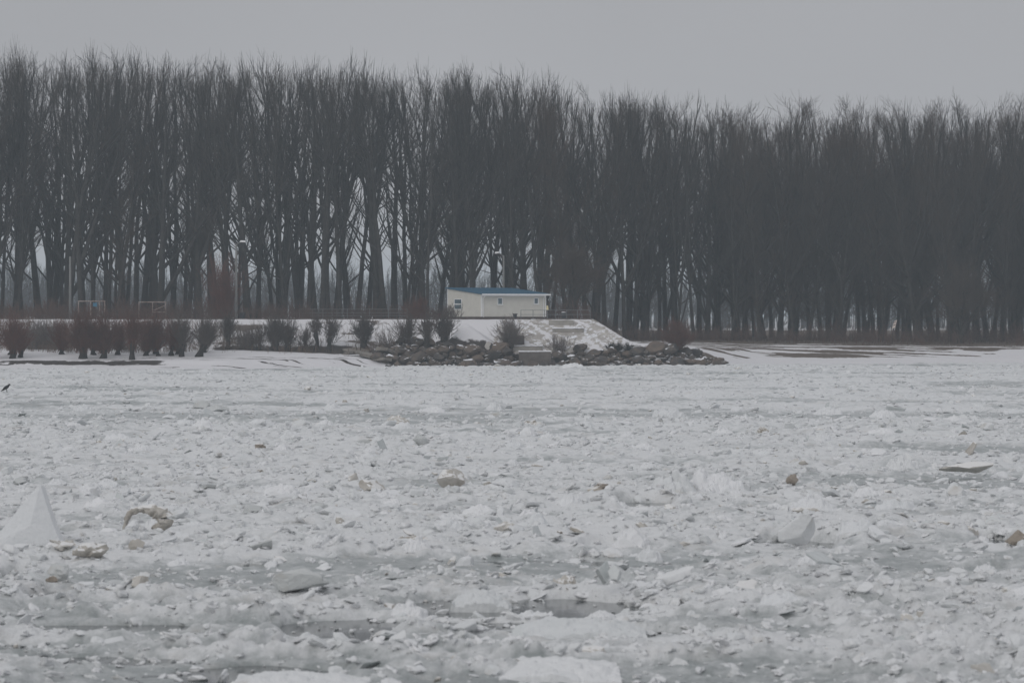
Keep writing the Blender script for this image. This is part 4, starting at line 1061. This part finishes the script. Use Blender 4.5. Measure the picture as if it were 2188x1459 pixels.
for i, (px, lab) in enumerate([(66, 'pale reed-like brush on the slope, nearest the left edge'), (92, 'pale reed-like brush on the slope, middle clump'), (120, 'pale reed-like brush touching the tall reddish willow stool'), (258, 'thin grey brush between reddish willow stools'), (518, 'faint grey brush on the slope right of the pollard')]):
    stool(px, 746, 694 if i < 3 else 706, 44, lab, M['dry_grey'], 303.5, 150, 0, 4, 0, 1.0, 'dry brush on the embankment', 'dry_brush', 'brush')
for i, (px, top, lab) in enumerate([(895, 640, 'tall thin reddish shoots on the terrace left of the hut'), (965, 655, 'sparse shrub in front of the hut side wall'), (1215, 560, 'bushy brown tree behind the railing posts'), (1262, 575, 'bushy brown tree at the end of the railing')]):
    if i < 2: stool(px, 684, top, 40, lab, GRY if i else RED, 314.5, 60 if i else 90, 0, 3, 0, 0.7, 'saplings on the terrace', 'sapling', 'sapling')
for i, px in enumerate([762, 770, 548, 556, 642, 655, 712]):
    Y = 302.4; py = 748
    m = MB(); m.tube([(0, 0, -0.3), (0.03, 0, 0.5), (random.uniform(-.2, .1), 0, random.uniform(0.8, 1.5))], [0.06, 0.05, 0.03], 5)
    tag(m.build('stake', M['stump'], None, (X_at(px, Y), Y, zl(X_at(px, Y), Y))), ['dark broken stake left of the round-headed willow', 'second dark stake touching the round-headed willow', 'dark stake at the thin twiggy willow', 'short stake beside the thin twiggy willow', 'dark stake left of the short stump', 'stake among the sparse willow shoots', 'dark stake right of the forked willow'][i], 'stake', 'dark stakes among the willows')

# ------------------------------------------------------------------ things on the terrace
def lamp(px, base, top, Y, label, arm, cat='street lamp', headdir=1):
    X = X_at(px, Y); z = TERR if base < 690 else zl(X, Y)
    H = Z_at(top, Y) - z
    root = empty('street_lamp', (X, Y, z))
    m = MB(); m.tube([(0, 0, -0.3), (0, 0, H * 0.5), (0, 0, H)], [0.17, 0.13, 0.10], 8); m.build('pole', M['pole'], root, smooth=True)
    if arm:
        m = MB(); m.tube([(0, 0, H - 0.15), (0.25 * headdir, 0, H + 0.15), (0.75 * headdir, 0, H + 0.28)], 0.045, 6); m.build('arm', M['pole'], root)
        m = MB(); m.hexa([(0.45 * headdir - .1, -0.12, H + .24), (1.0 * headdir, -0.12, H + .20), (1.0 * headdir, 0.12, H + .20), (0.45 * headdir - .1, 0.12, H + .24), (0.5 * headdir, -0.07, H + .42), (0.95 * headdir, -0.09, H + .40), (0.95 * headdir, .09, H + .40), (0.5 * headdir, .07, H + .42)]); m.build('lamp_head', M['white_trim'], root)
    tag(root, label, cat, 'lamp posts on the terrace')
lamp(505, 680, 522, 321, 'tall concrete lamp post with white lamp head, left of the willows gap', True)
lamp(150, 680, 548, 321, 'bare concrete post behind the reddish willow stools', False)
lamp(1076, 680, 546, 329, 'pale lamp post rising behind the hut roof', True, headdir=-1)
def frame(px_posts, top, brace, label, Y=321.5):
    z = TERR; X0 = X_at(px_posts[0], Y); root = empty('goal_frame', (X0, Y, z)); H = Z_at(top, Y) - z
    for p in px_posts:
        m = MB(); m.tube([(X_at(p, Y) - X0, 0, -0.2), (X_at(p, Y) - X0, 0, H - 0.06)], 0.055, 6); m.build('post', M['rust_white'], root)
    m = MB(); m.tube([(-0.06, 0, H), (X_at(px_posts[-1], Y) - X0 + 0.06, 0, H)], 0.055, 6); m.build('crossbar', M['rust_white'], root)
    if brace:
        (a, za), (b, zb) = brace
        m = MB(); m.tube([(X_at(a, Y) - X0, 0.07, Z_at(za, Y) - z), (X_at(b, Y) - X0, 0.07, Z_at(zb, Y) - z)], 0.035, 5); m.build('brace', M['rust_white'], root)
        m = MB(); m.tube([(X_at(a, Y) - X0, 0.07, Z_at(za + 3, Y) - z), (X_at(b, Y) - X0, 0.07, Z_at(za + 3, Y) - z)], 0.035, 5); m.build('brace', M['rust_white'], root)
    tag(root, label, 'frame', 'pale metal frames on the terrace')
frame([168, 194, 213, 224], 643.5, None, 'pale metal frame on the terrace carrying a small blue sign')
frame([297, 326, 354], 645.5, ((326, 664), (354, 652)), 'pale metal frame with a diagonal brace on the terrace')
Y = 321.35
m = MB(); m.box(-0.22, 0.22, -0.02, 0.02, -0.2, 0.2); sg = m.build('sign', M['sign_blue'], None, (X_at(203, Y), Y, Z_at(651, Y)))
tag(sg, 'small square blue sign on the pale metal frame', 'sign')
# railing on the terrace right of the hut
def rail(pxs, top, Y, label, rails, name='railing', mt='galv', r0=0.03, zb=TERR, base=None):
    X0 = X_at(pxs[0], Y); root = empty(name, (X0, Y, zb)); H = Z_at(top, Y) - zb
    for p in pxs:
        m = MB(); m.tube([(X_at(p, Y) - X0, 0, -0.25), (X_at(p, Y) - X0, 0, H)], r0, 6); m.build('post', M[mt], root)
    for f in rails:
        m = MB(); m.tube([(0, -0.01, H * f), (X_at(pxs[-1], Y) - X0, -0.01, H * f)], r0 * 0.85, 6); m.build('rail', M[mt], root)
    tag(root, label, 'railing' if name == 'railing' else 'fence')
rail([1113, 1139, 1163, 1187, 1211, 1234, 1261], 662, 313.6, 'grey metal railing along the terrace edge beside the hut', (0.97, 0.48))
rail([640, 668, 690, 711, 720, 731, 742, 790, 830, 870], 660, 327, 'thin wire fence with slim posts before the poplars', (0.97, 0.6, 0.3), 'wire_fence', 'galv', 0.025)
def bin_(px, top, w, Y, label, mt, flare, snow=False):
    X = X_at(px, Y); H = Z_at(top, Y) - TERR; wd = w * Y / F / 2
    root = empty('bin', (X, Y, TERR))
    m = MB(); m.tube([(0, 0, 0.0), (0, 0, H * 0.75), (0, 0, H - 0.1)], [wd * 0.72, wd * 0.85, wd * 0.88], 10); m.build('body', M[mt], root)
    m = MB(); m.tube([(0, 0, H - 0.098), (0, 0, H - 0.02)], wd * (1.08 if flare else 0.92), 10); m.build('rim', M[mt], root)
    if snow:
        m = MB(); m.tube([(0, 0, H - 0.018), (0, 0, H + 0.03), (0, 0, H + 0.06)], [wd * 0.9, wd * 0.8, wd * 0.3], 10); m.build('snow_cap', M['snow'], root, smooth=True)
    tag(root, label, 'bin', 'bins on the terrace')
bin_(937, 669, 12, 315, 'dark reddish bin at the left corner of the hut', 'bin_red', False)
bin_(1100.5, 669.5, 10, 314.6, 'black bin with wide rim before the hut wall', 'bin_black', True)
bin_(1204, 667.5, 11, 315.5, 'black bin with snow on its lid behind the railing', 'bin_black', False, True)
bin_(518, 667.5, 14, 318, 'dark bin beside the tall lamp post', 'bin_black', False)
Y = 316
root = empty('post_box', (X_at(1169.5, Y), Y, TERR))
m = MB(); m.tube([(0, 0, -0.2), (0, 0, Z_at(664, Y) - TERR)], 0.04, 6); m.build('post', M['galv'], root)
m = MB(); m.hexa([(-.13, -.09, .95), (.13, -.09, .95), (.13, .09, .95), (-.13, .09, .95), (-.08, -.05, 1.42), (.08, -.05, 1.42), (.08, .05, 1.42), (-.08, .05, 1.42)]); m.build('box', M['pale_yellow'], root)
tag(root, 'small pale yellow box on a post at the hut corner', 'box')
# tilted navigation board on the right bank
Y = 334
X = X_at(1906, Y); z = zl(X, Y)
root = empty('sign_board', (X, Y, z), 0)
H = Z_at(700, Y) - z
m = MB(); m.tube([(0.0, 0, -0.3), (0.06, 0, H * 0.6), (0.30, 0, H + 0.6)], 0.05, 6); m.build('post', M['dark_base'], root)
m = MB(); m.hexa([(-0.02, -0.10, H - 0.1), (0.34, -0.10, H + 0.0), (0.34, -0.06, H + 0.0), (-0.02, -0.06, H - 0.1), (0.22, -0.10, H + 0.72), (0.56, -0.10, H + 0.88), (0.56, -0.06, H + 0.88), (0.22, -0.06, H + 0.72)]); bd = m.build('board', M['sign_cream'], root)
for k in range(2):
    q = 0.2 + 0.30 * k
    m = MB(); m.hexa([(0.10 + .08 * q, -0.125, H + q), (0.36 + .08 * q, -0.125, H + q + .12), (0.36 + .08 * q, -0.103, H + q + .12), (0.10 + .08 * q, -0.103, H + q), (0.12 + .08 * q, -0.125, H + q + .09), (0.38 + .08 * q, -0.125, H + q + .21), (0.38 + .08 * q, -0.103, H + q + .21), (0.12 + .08 * q, -0.103, H + q + .09)]); m.build('stripe', M['sign_dark'], bd)
tag(root, 'tilted cream board with dark stripes on the right bank', 'sign')

# ------------------------------------------------------------------ poplars
def poplar(seed, H=28.0, stems=2, fork=(2.0, 7.0), brushy=0.0, dens=1.0, lod=0):
    r = np.random.default_rng(seed)
    tparts, cparts = [], []
    r0 = r.uniform(0.115, 0.26)
    nT = 12
    zz = np.linspace(0, 1, nT)
    lean = r.normal(0, 0.055, 2)
    P = np.zeros((1, nT, 3)); wob = np.cumsum(r.normal(0, 0.14, (nT, 2)), 0)
    P[0, :, :2] = wob * zz[:, None] + lean[None] * (zz * H)[:, None]
    P[0, :, 2] = zz * H * 0.93 - 0.3 * (zz == 0)
    R = (r0 * (1 - zz) ** 0.85 + 0.03)[None]; R[0, 0] *= 1.25
    tparts.append(tubes(P, R, 8))
    stemsP, stemsR = [P], [R]
    for k in range(stems - 1):
        h = r.uniform(*fork) / (H * 0.93)
        f = h * (nT - 1); i = int(f)
        p = P[0, i] * (1 - (f - i)) + P[0, i + 1] * (f - i)
        az = r.uniform(0, 6.283); a = r.uniform(0.14, 0.52)
        d = np.array([[math.sin(a) * math.cos(az), math.sin(a) * math.sin(az), math.cos(a)]])
        Ln = np.array([(H * r.uniform(0.82, 0.97) - p[2]) * 1.03])
        q = grow(p[None], d, Ln, nT, 0.055, 0.03, r)
        rr = (r0 * r.uniform(0.5, 0.75) * (1 - zz) ** 0.8 + 0.025)[None]
        tparts.append(tubes(q, rr, 7)); stemsP.append(q); stemsR.append(rr)
    SP, SR = np.concatenate(stemsP), np.concatenate(stemsR)
    # main limbs
    n1 = int((12 if not brushy else 15) * dens)
    c = spawn(SP, SR, n1, 0.13 if not brushy else 0.08, 0.95, 0.34, 1.0, r, 0.85)
    t = c[3]
    c = (c[0], unit(c[1] + np.array([0, 0, 1.0]) * (0.8 * t ** 3)[:, None]), c[2], c[3], c[4])
    L1 = H * (0.12 + 0.34 * (1 - t)) * r.uniform(0.6, 1.1, len(t))
    L1 = np.minimum(L1, (H * 1.0 - c[0][:, 2]) * 1.05)
    P1 = grow(c[0], c[1], L1, 7, 0.125, 0.045, r)
    R1 = taper(np.minimum(c[2] * 0.6, 0.015 + L1 * 0.010), 7, 0.25)
    tparts.append(tubes(P1, R1, 5))
    # secondary
    def thin(c_, lo):
        k_ = r.uniform(0, 1, len(c_[3])) < lo + (1 - lo) * sstep(0.22 * H, 0.78 * H, c_[0][:, 2])
        return tuple(a_[k_] for a_ in c_)
    n2 = int((4.3 if not brushy else 5.4) * dens)
    c2 = spawn(P1, R1, n2, 0.12, 1.0, 0.3, 0.9, r)
    if not brushy: c2 = thin(c2, 0.55)
    L2 = (0.5 + 0.30 * L1[c2[4]] * (1.15 - c2[3])) * r.uniform(0.7, 1.3, len(c2[3]))
    P2 = grow(c2[0], c2[1], L2, 5, 0.14, 0.04, r); R2 = taper(np.maximum(0.010, np.minimum(c2[2] * 0.65, 0.021)), 5, 0.4)
    cparts.append(tubes(P2, R2, 3))
    # twigs from limbs, stems and secondaries
    n3 = max(2, int((2.8 if not brushy else 4.6) * dens))
    c3 = spawn(P2, R2, n3, 0.1, 1.0, 0.2, 0.6, r)
    if not brushy: c3 = thin(c3, 0.5)
    L3 = r.uniform(0.5, 1.5, len(c3[3]))
    P3 = grow(c3[0], c3[1], L3, 3, 0.16, 0.08, r); R3 = taper(np.full(len(L3), 0.0085), 3, 0.6)
    cparts.append(tubes(P3, R3, 3))
    if not lod:
        c4 = spawn(P3, R3, 2 if brushy else 1, 0.2, 1.0, 0.2, 0.6, r)
        L4 = r.uniform(0.3, 0.8, len(c4[3]))
        P4 = grow(c4[0], c4[1], L4, 2, 0.2, 0.05, r); cparts.append(tubes(P4, taper(np.full(len(L4), 0.0075), 2, 0.7), 3))
    # upright shoots of the tops and epicormic brush of the trunk
    c5 = spawn(SP, SR, int(40 * dens), 0.60, 1.0, 0.10, 0.35, r, 0.6)
    L5 = r.uniform(0.8, 2.4, len(c5[3])); P5 = grow(c5[0], c5[1], L5, 4, 0.22, 0.03, r)
    cparts.append(tubes(P5, taper(np.full(len(L5), 0.016), 4, 0.5), 3))
    c8 = spawn(P1, R1, 4, 0.45, 1.0, 0.1, 0.4, r)
    L8 = r.uniform(0.8, 2.6, len(c8[3])); D8 = unit(c8[1] + np.array([0, 0, 0.9])); P8 = grow(c8[0], D8, L8, 4, 0.3, 0.03, r)
    cparts.append(tubes(P8, taper(np.full(len(L8), 0.015), 4, 0.35), 3))
    if brushy:
        c6 = spawn(SP, SR, int(150 * brushy), 0.06, 0.7, 0.4, 1.0, r)
        L6 = r.uniform(1.2, 3.2, len(c6[3])); P6 = grow(c6[0], c6[1], L6, 4, 0.14, 0.06, r)
        R6 = taper(np.full(len(L6), 0.017), 4, 0.5); cparts.append(tubes(P6, R6, 3))
        c7 = spawn(P6, R6, 6, 0.1, 1.0, 0.3, 0.8, r); L7 = r.uniform(0.5, 1.2, len(c7[3]))
        P7 = grow(c7[0], c7[1], L7, 3, 0.14, 0.1, r); cparts.append(tubes(P7, taper(np.full(len(L7), 0.011), 3, 0.6), 3))
    tv, tq = join(tparts); cv, cq = join(cparts)
    return mesh_arrays('trunk', tv, tq, M['bark'], True), mesh_arrays('crown', cv, cq, M['twig_brown' if brushy else 'twig'], True)
open_p = [poplar(900 + i, stems=[3, 2, 4, 1, 3, 2, 1, 3][i], fork=[(1.0, 4), (4, 8), (3, 11), (2, 5), (5, 10), (0.5, 2), (3, 4), (2, 14)][i], dens=[1, .9, .9, 1.2, 1, 1.1, 1.3, .85][i]) for i in range(8)]
brush_p = [poplar(950 + i, stems=[2, 3, 1, 2][i], fork=(2, 8), brushy=[1.0, 0.8, 1.2, 0.6][i]) for i in range(4)]
print('tree tris', sum(len(a.polygons) + len(b.polygons) for a, b in open_p + brush_p) * 2)
topx = [-200, 0, 120, 260, 330, 480, 620, 760, 880, 930, 1060, 1150, 1190, 1300, 1400, 1560, 1700, 1850, 2000, 2188, 2400]
topy = [v_ + 9 for v_ in [112, 112, 122, 116, 128, 142, 124, 140, 150, 148, 168, 150, 176, 196, 206, 236, 222, 226, 222, 214, 214]]
TREES = []
def tree(X, Y, row, col, protos_, tall=True):
    px = X * F / Y + 1094
    z = zl(X, Y) if Y < 495 else 2.5
    H = (HY - np.interp(px, topx, topy)) * Y / F + CAMZ - z
    H *= random.uniform(0.97, 1.01)
    ttl, crw = random.choice(protos_)
    root = empty('poplar', (X, Y, z), random.uniform(0, 6.283))
    k = H / 28.0
    root.scale = (k * random.uniform(1.15, 1.5), k * random.uniform(1.15, 1.5), k)
    obj('trunk', ttl, root); obj('crown', crw, root)
    TREES.append((root, X, Y, row, px, protos_ is brush_p))
for row in range(8):
    xk = -72 + (row % 2) * 2.0
    col = 0
    while xk < 74:
        base = np.interp(xk, [-72, 8, 14, 22, 74], [331, 331.5, 338, 343, 346])
        Y = base + row * 5.6 + random.uniform(-1.4, 1.4)
        X = xk + random.uniform(-1.5, 1.5)
        pxx = X * F / Y + 1094
        rightish = pxx > 1500 or 1170 < pxx < 1290
        if not rightish and row > 6: xk += 4.6; continue
        tree(X, Y, row, col, brush_p if (random.random() < (0.85 if rightish else 0.12)) else open_p)
        xk += 3.6 if row < 2 else 4.6
        col += 1
TM = [('hut', 1060), ('tall lamp post', 505), ('bare concrete post', 150), ('second goal frame', 326), ('railing end', 1262), ('reddish bush', 1448), ('tilted cream board', 1908), ('wire fence', 750)]
by = {}
for t in TREES:
    row = t[3]
    b = min(TM, key=lambda m: abs(t[4] - m[1]))
    by.setdefault((row, b[0], t[4] < b[1]), []).append((abs(t[4] - b[1]), t))
ROWN = ['front', 'second', 'third']
for (row, b, lf), lst in by.items():
    for i, (d, t) in enumerate(sorted(lst, key=lambda q: q[0])):
        look = 'twiggy brown bare poplar' if t[5] else 'bare grey poplar'
        if row < 3:
            tag(t[0], '%s, %sto the %s of the %s, %s row' % (look, ORD[i] or 'first ', 'left' if lf else 'right', b, ROWN[row]), 'tree', 'poplars of the plantation behind the bank')
        else:
            tag(t[0], ('twiggy brown' if t[5] else 'bare grey') + ' poplar deep in the plantation, mostly hidden by the front rows', 'tree', ('twiggy' if t[5] else 'bare') + ' poplars deep in the plantation')
# crooked willow tree low on the right
def low_tree(px, py, top, wpx, Y, label):
    r = np.random.default_rng(77)
    X = X_at(px, Y); z = zl(X, Y); H = Z_at(top, Y) - z; Wd = wpx * Y / F
    root = empty('willow_tree', (X, Y, z))
    P = np.array([[(0, 0, -0.3), (0.15, 0, 1.0), (0.7, 0, 2.2), (1.5, 0, 3.2), (2.0, 0, 4.2)], [(0, 0, 0.3), (-0.3, 0.1, 1.4), (-0.6, 0, 2.8), (-0.8, 0, 4.2), (-0.9, 0, 5.4)], [(0.1, 0, 0.6), (0.2, 0.2, 1.9), (0.3, 0.3, 3.3), (0.5, 0.2, 4.7), (0.4, 0.1, 6.0)]])
    R = np.array([[0.5, 0.4, 0.32, 0.22, 0.12], [0.4, .3, .25, .18, .1], [.35, .3, .24, .17, .1]])
    obj('trunk', mesh_arrays('trunk', *join([tubes(P, R, 8)]), M['stump'], True), root)
    c = spawn(P, R, 16, 0.3, 1.0, 0.3, 0.9, r); L1 = r.uniform(0.25, 0.5, len(c[3])) * H
    P1 = grow(c[0], c[1], L1, 6, 0.06, 0.1, r); R1 = taper(np.full(len(L1), 0.05), 6, 0.3)
    c2 = spawn(P1, R1, 12, 0.15, 1, 0.3, 0.8, r); L2 = r.uniform(0.8, 2.2, len(c2[3])); P2 = grow(c2[0], c2[1], L2, 4, 0.03, 0.1, r); R2 = taper(np.full(len(L2), 0.016), 4, 0.5)
    c3 = spawn(P2, R2, 7, 0.1, 1, 0.3, 0.7, r); L3 = r.uniform(0.4, 1.0, len(c3[3])); P3 = grow(c3[0], c3[1], L3, 3, 0.0, 0.1, r)
    obj('crown', mesh_arrays('crown', *join([tubes(P1, R1, 4), tubes(P2, R2, 3), tubes(P3, taper(np.full(len(L3), .011), 3, .6), 3)]), M['twig_brown']), root)
    tag(root, label, 'tree')
low_tree(2052, 726, 560, 130, 338, 'low spreading brown willow with crooked trunk before the poplars')
low_tree(1215, 690, 540, 110, 330, 'dense brown bushy tree right behind the railing')

# brush under the trees
r = np.random.default_rng(31)
def brush_mass():
    n_ = 9000
    X = r.uniform(-66, 68, n_); Y = np.interp(X, [-72, 8, 14, 22, 74], [326, 327, 334, 338, 341]) + r.exponential(7.0, n_)
    g = fbm(X * 0.22, Y * 0.22, 3)
    k = r.uniform(0, 1, n_) < 0.45 + 1.3 * g
    X, Y = X[k], Y[k]
    n2_ = 2600; X2 = r.uniform(-62, -22, n2_); Y2 = 319 + r.exponential(4.0, n2_)
    k2 = r.uniform(0, 1, n2_) < 0.35 + 1.4 * fbm(X2 * 0.25 + 3, Y2 * 0.2, 3)
    X3 = r.uniform(13, 66, 3000); Y3 = r.uniform(329.5, 341, 3000); k3 = r.uniform(0, 1, 3000) < 0.25 + 1.9 * fbm(X3 * 0.2 + 8, Y3 * 0.3, 3)
    X = np.concatenate([X, X2[k2], X3[k3]]); Y = np.concatenate([Y, Y2[k2], Y3[k3]])
    Z = land(X, Y)
    hh = r.uniform(0.5, 2.1, len(X)) * (1 + 1.2 * np.clip(fbm(X * 0.3 + 7, Y * 0.3, 2), -0.4, 1))
    D = unit(np.stack([r.normal(0, .22, len(X)), r.normal(0, .22, len(X)), np.ones(len(X))], -1))
    P = grow(np.stack([X, Y, Z - 0.1], -1), D, hh, 4, 0.03, 0.12, r); R = taper(r.uniform(0.014, 0.03, len(X)), 4, 0.35)
    c = spawn(P, R, 5, 0.2, 1, 0.3, 0.8, r); L2 = r.uniform(0.25, 0.8, len(c[3])); P2 = grow(c[0], c[1], L2, 3, 0.08, 0.1, r)
    V, Q = join([tubes(P, R, 3), tubes(P2, taper(np.full(len(L2), .012), 3, .5), 3)])
    tag(obj('undergrowth', mesh_arrays('undergrowth', V, Q, M['brush'])), 'tangled reddish brown brush under the poplars', 'undergrowth', kind='stuff')
brush_mass()
def reeds():
    n_ = 10200
    X = np.concatenate([r.uniform(-55, -29, 8000), r.uniform(-30, -12, 2200)]); Y = np.concatenate([r.uniform(297, 311, 8000), r.normal(304, 2.0, 2200)])
    k = r.uniform(0, 1, n_) < 0.25 + 1.6 * fbm(X * 0.25 + 2, Y * 0.3, 3)
    X, Y = X[k], Y[k]; Z = land(X, Y)
    D = unit(np.stack([r.normal(0, .25, len(X)), r.normal(0, .25, len(X)), np.ones(len(X))], -1))
    hh = r.uniform(0.3, 1.5, len(X)) * np.where(X > -29, 0.6, 1)
    P = grow(np.stack([X, Y, Z - 0.05], -1), D, hh, 4, 0.0, 0.14, r)
    c = spawn(P, taper(np.full(len(X), .016), 4), 3, 0.2, 1, 0.3, 0.8, r); L2 = r.uniform(0.15, 0.5, len(c[3])); P2 = grow(c[0], c[1], L2, 3, 0.08, 0.1, r)
    V, Q = join([tubes(P, taper(np.full(len(X), .016), 4, .4), 3), tubes(P2, taper(np.full(len(L2), .010), 3, .5), 3)])
    tag(obj('dry_reeds', mesh_arrays('dry_reeds', V, Q, M['reeds'])), 'dry brown stalks and twigs standing in the snow of the embankment', 'dry reeds', kind='stuff')
M['reeds'] = mat('reeds', (0.20, 0.145, 0.115), 0.95, 0.3, 0.3, rgb2=(0.12, 0.09, 0.075), spec=0.05)
reeds()

# ------------------------------------------------------------------ far wood across the plain
fw = [poplar(990 + i, H=20, stems=2, dens=0.55, lod=1) for i in range(2)]
fc = bpy.data.collections.new('far_kinds')
for i, (a, b) in enumerate(fw):
    ta = np.empty(len(a.vertices) * 3, np.float32); a.vertices.foreach_get('co', ta)
    cb = np.empty(len(b.vertices) * 3, np.float32); b.vertices.foreach_get('co', cb)
    qa = np.array([p.vertices[:] for p in a.polygons]); qb = np.array([p.vertices[:] for p in b.polygons])
    me = mesh_arrays('far_tree', np.concatenate([ta.reshape(-1, 3), cb.reshape(-1, 3)]), [np.concatenate([qa, qb + len(a.vertices)])], M['far_wood'])
    fc.objects.link(bpy.data.objects.new('far_kind_%d' % i, me))
nF = 2400
FX = r.uniform(-230, 230, nF); FY = r.uniform(640, 760, nF)
pm = bpy.data.meshes.new('far_wood'); pm.vertices.add(nF)
pm.vertices.foreach_set('co', np.stack([FX, FY, np.full(nF, 2.1)], -1).astype(np.float32).ravel())
nN = 1700; FX[:nN] = r.uniform(-120, 120, nN); FY[:nN] = r.uniform(400, 540, nN)
fs = r.uniform(0.30, 0.56, nF); fs[:nN] *= 1.4
fs = fs * (1 + 0.3 * fbm(FX * 0.012, FY * 0.01, 2))
for nm, arr in (('rot', np.stack([0 * FX, 0 * FX, r.uniform(0, 6.28, nF)], -1)), ('scl', np.stack([fs * 1.5, fs * 1.5, fs], -1))):
    a = pm.attributes.new(nm, 'FLOAT_VECTOR', 'POINT'); a.data.foreach_set('vector', arr.astype(np.float32).ravel())
a = pm.attributes.new('pick', 'INT', 'POINT'); a.data.foreach_set('value', r.integers(0, 2, nF).astype(np.int32))
ng2 = ng.copy()
[q for q in ng2.nodes if q.bl_idname == 'GeometryNodeCollectionInfo'][0].inputs['Collection'].default_value = fc
fo = obj('far_wood', pm); fo.modifiers.new('scatter', 'NODES').node_group = ng2
tag(fo, 'pale hazy wood on the horizon seen between the trunks', 'wood', kind='stuff')

# ------------------------------------------------------------------ haze
hm = bpy.data.materials.new('haze'); hm.use_nodes = True
t = hm.node_tree; t.nodes.clear()
ho = N(t, 'ShaderNodeOutputMaterial'); pv = N(t, 'ShaderNodeVolumePrincipled')
pv.inputs['Color'].default_value = (0.82, 0.93, 1.0, 1)
pv.inputs['Density'].default_value = 0.00042
pv.inputs['Anisotropy'].default_value = 0.1
t.links.new(pv.outputs[0], ho.inputs['Volume'])
m = MB(); m.box(-2500, 2500, -350, 3700, -2.0, 42.0)
tag(m.build('haze', hm), 'thin grey winter haze over river and trees', 'haze', kind='stuff')
